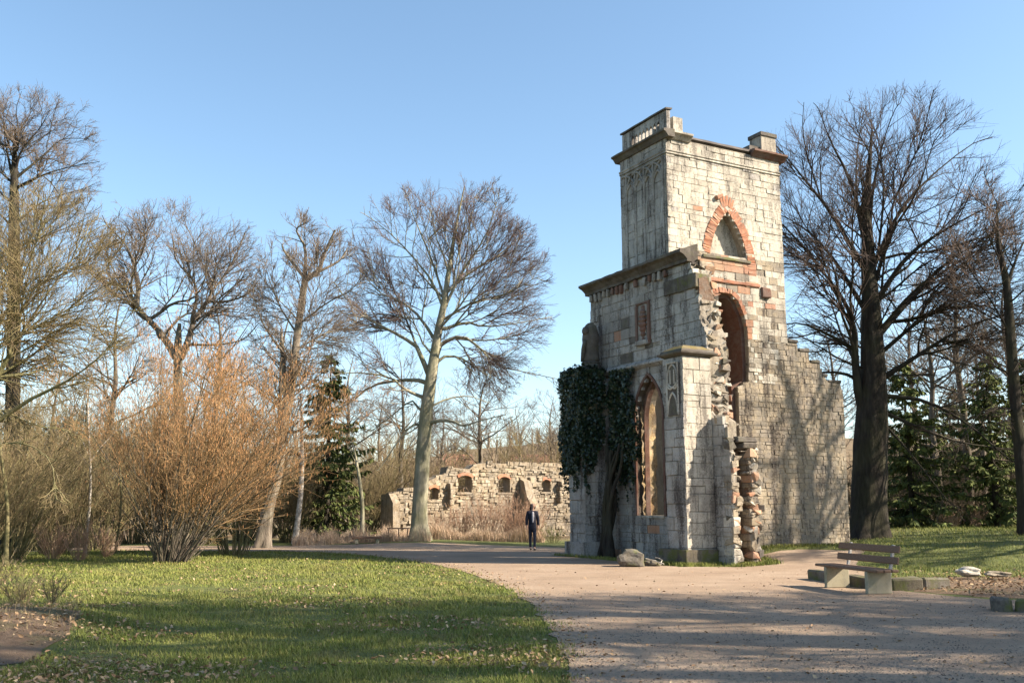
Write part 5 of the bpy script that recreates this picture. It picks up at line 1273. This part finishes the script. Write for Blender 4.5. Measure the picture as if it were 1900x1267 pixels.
# low plank seat and little handrail far down the path
pb = atY(681, 1010, 40.6); e = empty('plank_bench', (pb[0], pb[1], float(ground_h(pb[0], pb[1]))), .12); tag(e, 'low backless plank bench beside the dry grass far down the path', 'bench')
ob_box('seat', (0, 0, .24), 1.25, .4, .09, M['wood'], e)
for s in (-1, 1): ob_box('leg', (.42 * s, 0, .1), .14, .34, .2, M['concrete'], e)
pb = atY(735, 1001, 41.6); e = empty('handrail', (pb[0], pb[1], float(ground_h(pb[0], pb[1])))); tag(e, 'small wooden handrail left of the beech trunk', 'railing')
for x in (-.32, .1, .48): ob_box('post', (x, 0, .25), .05, .05, .56, M['wood'], e)
ob_box('rail', (.08, 0, .53), .95, .05, .05, M['wood'], e)
# broken sticks by the boulder
for j, (a, b) in enumerate((((1198, 1036), (1232, 1046)), ((1216, 1034), (1229, 1039)), ((1228, 1039), (1226, 1047)))):
    p0, p1 = atY(*a, 26.6), atY(*b, 26.4); p1[2] = max(p1[2], .02); bm = bmesh.new(); tube_path(bm, [p0, (p0 + p1) / 2 + np.array([0, 0, .02]), p1], .016, 6)
    o = bm_ob('stick', bm, M['bark_birch']); tag(o, ('long pale stick leaning by the mossy boulder', 'short pale stick above the long one by the boulder', 'shortest pale stick standing by the mossy boulder')[j], 'stick')

# ================================================================= PERSON
def skin_mesh(name, verts, edges, radii, mat, parent, root=0, sub=2):
    me = bpy.data.meshes.new(name); me.from_pydata([tuple(v) for v in verts], edges, [])
    o = bpy.data.objects.new(name, me); COL.objects.link(o)
    bm = bmesh.new(); bm.from_mesh(me); ly = bm.verts.layers.skin.verify(); bm.verts.ensure_lookup_table()
    for i, v in enumerate(bm.verts):
        r = radii[i]; v[ly].radius = r if hasattr(r, '__len__') else (r, r); v[ly].use_root = (i == root)
    bm.to_mesh(me); bm.free()
    md = o.modifiers.new('s', 'SKIN'); md.use_smooth_shade = True; sb = o.modifiers.new('u', 'SUBSURF'); sb.levels = sub; sb.render_levels = sub
    dg = bpy.context.evaluated_depsgraph_get(); nme = bpy.data.meshes.new_from_object(o.evaluated_get(dg)); bpy.data.objects.remove(o)
    nme.materials.clear(); nme.materials.append(mat); nme.name = name
    for p in nme.polygons: p.use_smooth = True
    return mesh_ob(name, nme, parent)
pp = atY(988, 1019, 36.0)
per = empty('person', (pp[0], pp[1], float(ground_h(pp[0], pp[1])) + .012), R(6)); per.scale = (.9, .95, 1.0); tag(per, 'person in navy coat and dark trousers walking beside the ruin, looking up', 'person')
# local: -y towards the viewer, x to the viewer's right
V_, E_, R_ = [], [], []
def ch(lst, rad, parent=None):
    idx = []
    for p, r in zip(lst, rad):
        V_.append(p); R_.append(r); idx.append(len(V_) - 1)
    if parent is not None: E_.append((parent, idx[0]))
    E_.extend(zip(idx[:-1], idx[1:])); return idx
sp_i = ch([(0, 0, .92), (0, -.01, 1.05), (0, 0, 1.18), (0, .01, 1.32), (0.005, 0, 1.42), (.012, -.012, 1.48)], [(.15, .11), (.13, .10), (.14, .10), (.15, .095), (.055, .055), (.05, .05)])
hd = ch([(.018, -.022, 1.535), (.022, -.02, 1.60), (.022, -.005, 1.655)], [(.062, .075), (.078, .092), (.058, .07)], sp_i[-1])
for s in (-1, 1):
    ar = ch([(.165 * s, 0, 1.35), (.215 * s, .02 * s, 1.10), (.225 * s, -.04 + .03 * s, .88), (.222 * s, -.055 + .03 * s, .80)], [.055, .045, .035, .03], sp_i[3])
    for j, (dx, ln) in enumerate(((-.026, .062), (-.009, .075), (.009, .072), (.025, .058))):
        b0 = V_[ar[-1]]; ch([(b0[0] + .006 * s, b0[1] + dx, b0[2] - .03), (b0[0], b0[1] + dx * 1.1, b0[2] - .03 - ln * .5), (b0[0] - .012 * s, b0[1] + dx * 1.1, b0[2] - .03 - ln)], [.011, .009, .007], ar[-1])
    b0 = V_[ar[-1]]; ch([(b0[0] - .01 * s, b0[1] - .035, b0[2] + .005), (b0[0] - .015 * s, b0[1] - .05, b0[2] - .035)], [.011, .008], ar[-1])
    st_ = -.2 if s > 0 else .18
    ch([(.085 * s, -.01, .86), (.075 * s, st_ * .45 - .03, .50), (.055 * s, st_ + .03 * (s < 0), .09), (.055 * s, st_ - .09, .035)], [.085, .058, .04, .035], sp_i[0])
skin_mesh('body', V_, E_, R_, M['skin'], per)
def small_skin(name, chains, mat):
    global V_, E_, R_
    V_, E_, R_ = [], [], []
    root_ = None
    for c_, r_, par_ in chains: ch(c_, r_, par_)
    return skin_mesh(name, V_, E_, R_, mat, per)
tr = [([(0, 0, .96), (0, 0, .88)], [(.165, .125), (.15, .12)], None)]
for s in (-1, 1):
    st_ = -.2 if s > 0 else .18; tr.append(([(.088 * s, -.01, .80), (.077 * s, st_ * .45 - .03, .50), (.057 * s, st_ + .03 * (s < 0), .085)], [.095, .07, .056], 1))
small_skin('trousers', tr, M['jeans'])
co = [([(0, .02, .62), (0, .02, .84), (0, .015, 1.02), (0, .015, 1.2), (0, .02, 1.34), (0, .02, 1.42)], [(.195, .16), (.185, .15), (.16, .135), (.175, .13), (.15, .11), (.085, .08)], None)]
for s in (-1, 1): co.append(([(.175 * s, .005, 1.345), (.235 * s, .02 * s, 1.10), (.238 * s, -.035 + .03 * s, .87)], [.078, .07, .06], 4))
small_skin('coat', co, M['navy'])
small_skin('shirt', [([(.01, -.085, 1.38), (.01, -.118, 1.25), (.005, -.13, 1.10), (0, -.135, .98)], [(.05, .03), (.05, .03), (.045, .028), (.025, .02)], None)], M['shirt'])
small_skin('hair', [([(.022, .012, 1.672), (.02, .04, 1.60), (.01, .055, 1.5), (.005, .05, 1.36)], [(.078, .075), (.098, .075), (.10, .055), (.085, .035)], None), ([(-.065, -.01, 1.58), (-.085, -.015, 1.46), (-.085, -.03, 1.36)], [.03, .035, .02], 1), ([(.105, .0, 1.58), (.105, -.0, 1.46)], [.025, .025], 1)], M['hair'])
for s in (-1, 1):
    st_ = -.2 if s > 0 else .18; small_skin('shoe', [([(.055 * s, st_ + .03, .05), (.055 * s, st_ - .06, .042), (.058 * s, st_ - .15, .032)], [(.045, .042), (.046, .036), (.04, .024)], None)], M['shoe'])
for nm_, p, r_, mt in (('nose', (.026, -.118, 1.60), .014, 'skin'), ('mouth', (.024, -.112, 1.562), .013, 'dark_red'), ('eye', (-.004, -.104, 1.618), .009, 'hair'), ('eye', (.05, -.104, 1.618), .009, 'hair'), ('ear', (.1, -.01, 1.60), .018, 'skin'), ('ear', (-.056, -.01, 1.60), .018, 'skin')):
    bm = bmesh.new(); bmesh.ops.create_icosphere(bm, subdivisions=2, radius=r_); bmesh.ops.scale(bm, vec=(1.0 if nm_ != 'mouth' else 1.8, .8, .7 if nm_ in ('mouth', 'eye') else 1.3), verts=bm.verts[:]); o = bm_ob(nm_, bm, M[mt], per, smooth=True); o.location = p

# ================================================================= GRASS, LEAVES, STALKS
rng = np.random.default_rng(5)
def scatter(n, dmin, dmax, a0, a1, power=1.0):
    d = dmin * (dmax / dmin) ** (rng.random(n) ** power); t = rng.uniform(a0, a1, n); return t * d, d
x, y = scatter(330000, 8.0, 40, -.60, .10)
wx = .10 * np.sin(y * 2.7 + 3 * np.sin(y * .9)) + .06 * np.sin(y * 9.1) + rng.normal(0, .09, len(x)) * (1 + y / 30)
keep = ~inpoly(x + wx, y, path_poly) & ~inpoly(x, y, bank_poly) & (y < 37.5 - np.maximum(0, -x - 12) * .35)
pn = np.sin(x * .9 + 1.7 * np.sin(y * .55)) * np.sin(y * .8 + x * .31); bare = np.exp(-((x + 6.2) / 1.6) ** 2 - ((y - 19.5) / .8) ** 2) + np.exp(-((x + 5.0) / 1.0) ** 2 - ((y - 21.5) / .5) ** 2)
keep &= rng.random(len(x)) < np.clip(1.1 - .5 * (pn > .55) - bare * 1.3, .08, 1); x, y = x[keep], y[keep]
blades('grass', x, y, rng.uniform(.02, .08, len(x)) * (1 + y / 60) * (.75 + .45 * np.sin(x * 3.1 + np.sin(y * 2.3)) * np.sin(y * 2.9 + x)), .0055 + .0005 * y, rng.uniform(.2, .9, len(x)), M['grass'], 'short lawn grass left of the gravel path', 'grass', tri=True)
x, y = scatter(50000, 19, 46, .18, .62)
keep = ~inpoly(x, y, path_poly) & ~inpoly(x, y, bed_poly); cu = (x - O[0]) * e1[0] + (y - O[1]) * e1[1]; cv = (x - O[0]) * e2[0] + (y - O[1]) * e2[1]
keep &= ~((cu > .5) & (cu < 7.8) & (cv > 1.9) & (cv < 4.6)); x, y = x[keep], y[keep]
blades('grass', x, y, rng.uniform(.03, .085, len(x)) * (1 + y / 60), .004 + .0004 * y, rng.uniform(.2, .8, len(x)), M['grass'], 'lawn grass right of the ruin under the trees', 'grass', tri=True)
# grass fringe at the foot of the ruin
t = rng.random(9000); segs = [(-.75, -.25, 1.3, -.25), (.3, -1.0, 1.7, -1.0), (1.7, -1.0, 2.2, .4), (3.6, 1.55, 7.9, 1.6), (-.85, .8, -.85, 6.3), (-.7, -.3, -.85, .8)]
sg = rng.integers(0, len(segs), 9000); A = np.array(segs)[sg]; uu = A[:, 0] + (A[:, 2] - A[:, 0]) * t + rng.normal(0, .10, 9000); vv_ = A[:, 1] + (A[:, 3] - A[:, 1]) * t + rng.normal(0, .10, 9000)
x = O[0] + uu * e1[0] + vv_ * e2[0]; y = O[1] + uu * e1[1] + vv_ * e2[1]
blades('grass', x, y, rng.uniform(.04, .16, len(x)), np.full(len(x), .014), rng.uniform(.2, .8, len(x)), M['grass'], 'fringe of grass at the foot of the ruin', 'grass')
def litter(name, x, y, smin, smax, label, lift=.03, mat='leaf'):
    n = len(x); z = ground_h(x, y) + lift * rng.random(n) + .012; P = np.stack([x, y, z], 1); Nn = norm(np.array([0, 0, 1.0]) + rng.normal(0, .45, (n, 3))); d = norm(np.cross(Nn, rng.normal(size=(n, 3)))); s_ = np.cross(Nn, d); s = rng.uniform(smin, smax, n)[:, None]
    V = np.stack([P - d * s, P - d * s * .2 + s_ * s * .55 + Nn * s * .3, P + d * s * .55 + s_ * s * .4 + Nn * s * .25, P + d * s * 1.05 + Nn * s * .2, P + d * s * .55 - s_ * s * .4 + Nn * s * .25, P - d * s * .2 - s_ * s * .55 + Nn * s * .3, P + d * s * .1], 1).reshape(-1, 3); i = np.arange(n)[:, None] * 7
    F = np.concatenate([i + np.array([[0, 1, 6]]), i + np.array([[0, 6, 5]])]); Q = np.concatenate([i + np.array([[6, 1, 2, 3]]), i + np.array([[6, 3, 4, 5]])])
    o = mesh_ob(name, np_mesh(name, V, [Q, F], M[mat])); return tag(o, label, 'leaves', kind='stuff')
x, y = scatter(13500, 8.2, 30, -.58, .06, 1.25); keep = ~inpoly(x, y, path_poly); cl = np.sin(x * 1.3 + y * .7) + np.sin(y * 1.9 - x * .6) + rng.normal(0, .45, len(x)); keep &= cl > .55; x, y = x[keep], y[keep]
litter('fallen_leaves', x, y, .013, .038, 'tan fallen leaves scattered over the lawn left of the path', .05)
x = rng.uniform(7.3, 17, 7000); y = rng.uniform(13, 25, 7000); keep = inpoly(x, y, bed_poly) | ((x > 8.5) & (y > 20) & (rng.random(7000) < .25)); keep &= ~inpoly(x, y, path_poly); x, y = x[keep], y[keep]
litter('fallen_leaves', x, y, .018, .042, 'brown fallen leaves on the soil behind the kerb', .04, 'leaf_dark')
x, y = scatter(500, 9, 26, .0, .5); te = rng.random(700); pe = np.array(path_left); ie = (te * (len(pe) - 1)).astype(int); fe = (te * (len(pe) - 1) - ie)[:, None]; ed_ = pe[ie] * (1 - fe) + pe[np.minimum(ie + 1, len(pe) - 1)] * fe; x = np.r_[x, ed_[:, 0] + np.abs(rng.normal(0, .35, 700))]; y = np.r_[y, ed_[:, 1]]; litter('fallen_leaves', x, y, .018, .035, 'few stray leaves lying on the gravel path', .0)
# pebbles on the near gravel
x, y = scatter(14000, 8.0, 19, -.02, .56, 1.2); keep = inpoly(x, y, path_poly); x, y = x[keep], y[keep]; n = len(x); s = rng.uniform(.006, .016, n)[:, None]; P = np.stack([x, y, ground_h(x, y) + .012], 1)
oc = np.array([[1, 0, 0], [0, 1, 0], [-1, 0, 0], [0, -1, 0], [0, 0, .8]]); V = (P[:, None] + oc[None] * s[:, None] * rng.uniform(.6, 1.3, (n, 5, 1))).reshape(-1, 3); i = np.arange(n)[:, None] * 5
tag(mesh_ob('gravel_stones', np_mesh('gravel_stones', V, [np.concatenate([i + np.array([[a, (a + 1) % 4, 4]]) for a in range(4)])], M['rubble_i'])), 'loose small stones on the gravel in the foreground', 'gravel', kind='stuff')
# dry stalks and weeds around the earth bank at the left
dw = shrub('dry_weed', 57, .95, .5, 46, 'clump of dry stalks on the earth bank at the left edge', 'plant', (M['twig_olive'], M['twig_olive']), d2=6, d3=9, r=.006, wob=.08, l2=.3, l3=.5); dw.location = (*gnd(35, 1150)[:2], .18); dw.scale = (.7, .7, .62)
d2_ = copy_tree(dw); d2_.location = (*gnd(95, 1128)[:2], .12); d2_.scale = (.55, .55, .5); d2_['label'] = 'smaller clump of dry stalks right of the first, on the bank'; d2_.rotation_euler = (0, 0, 2)
d3_ = copy_tree(dw); d3_.location = (*gnd(-30, 1120)[:2], .1); d3_.scale = (.8, .8, .8); d3_['label'] = 'tallest clump of dry stalks, cut by the left edge'; d3_.rotation_euler = (0, 0, 4)
n = 1700; px = rng.uniform(-40, 185, n); py = 1152 + rng.normal(0, 22, n) + (px > 110) * 6; pts_ = np.array([gnd(a, b)[:2] for a, b in zip(px, py)])
blades('dry_grass', pts_[:, 0], pts_[:, 1], rng.uniform(.04, .2, n) * (.6 + .5 * np.sin(px * .11) * np.sin(px * .047 + 1)), np.full(n, .007), rng.uniform(.3, 1.3, n), M['twig_olive'], 'dry grass tufts along the top of the earth bank', 'grass')
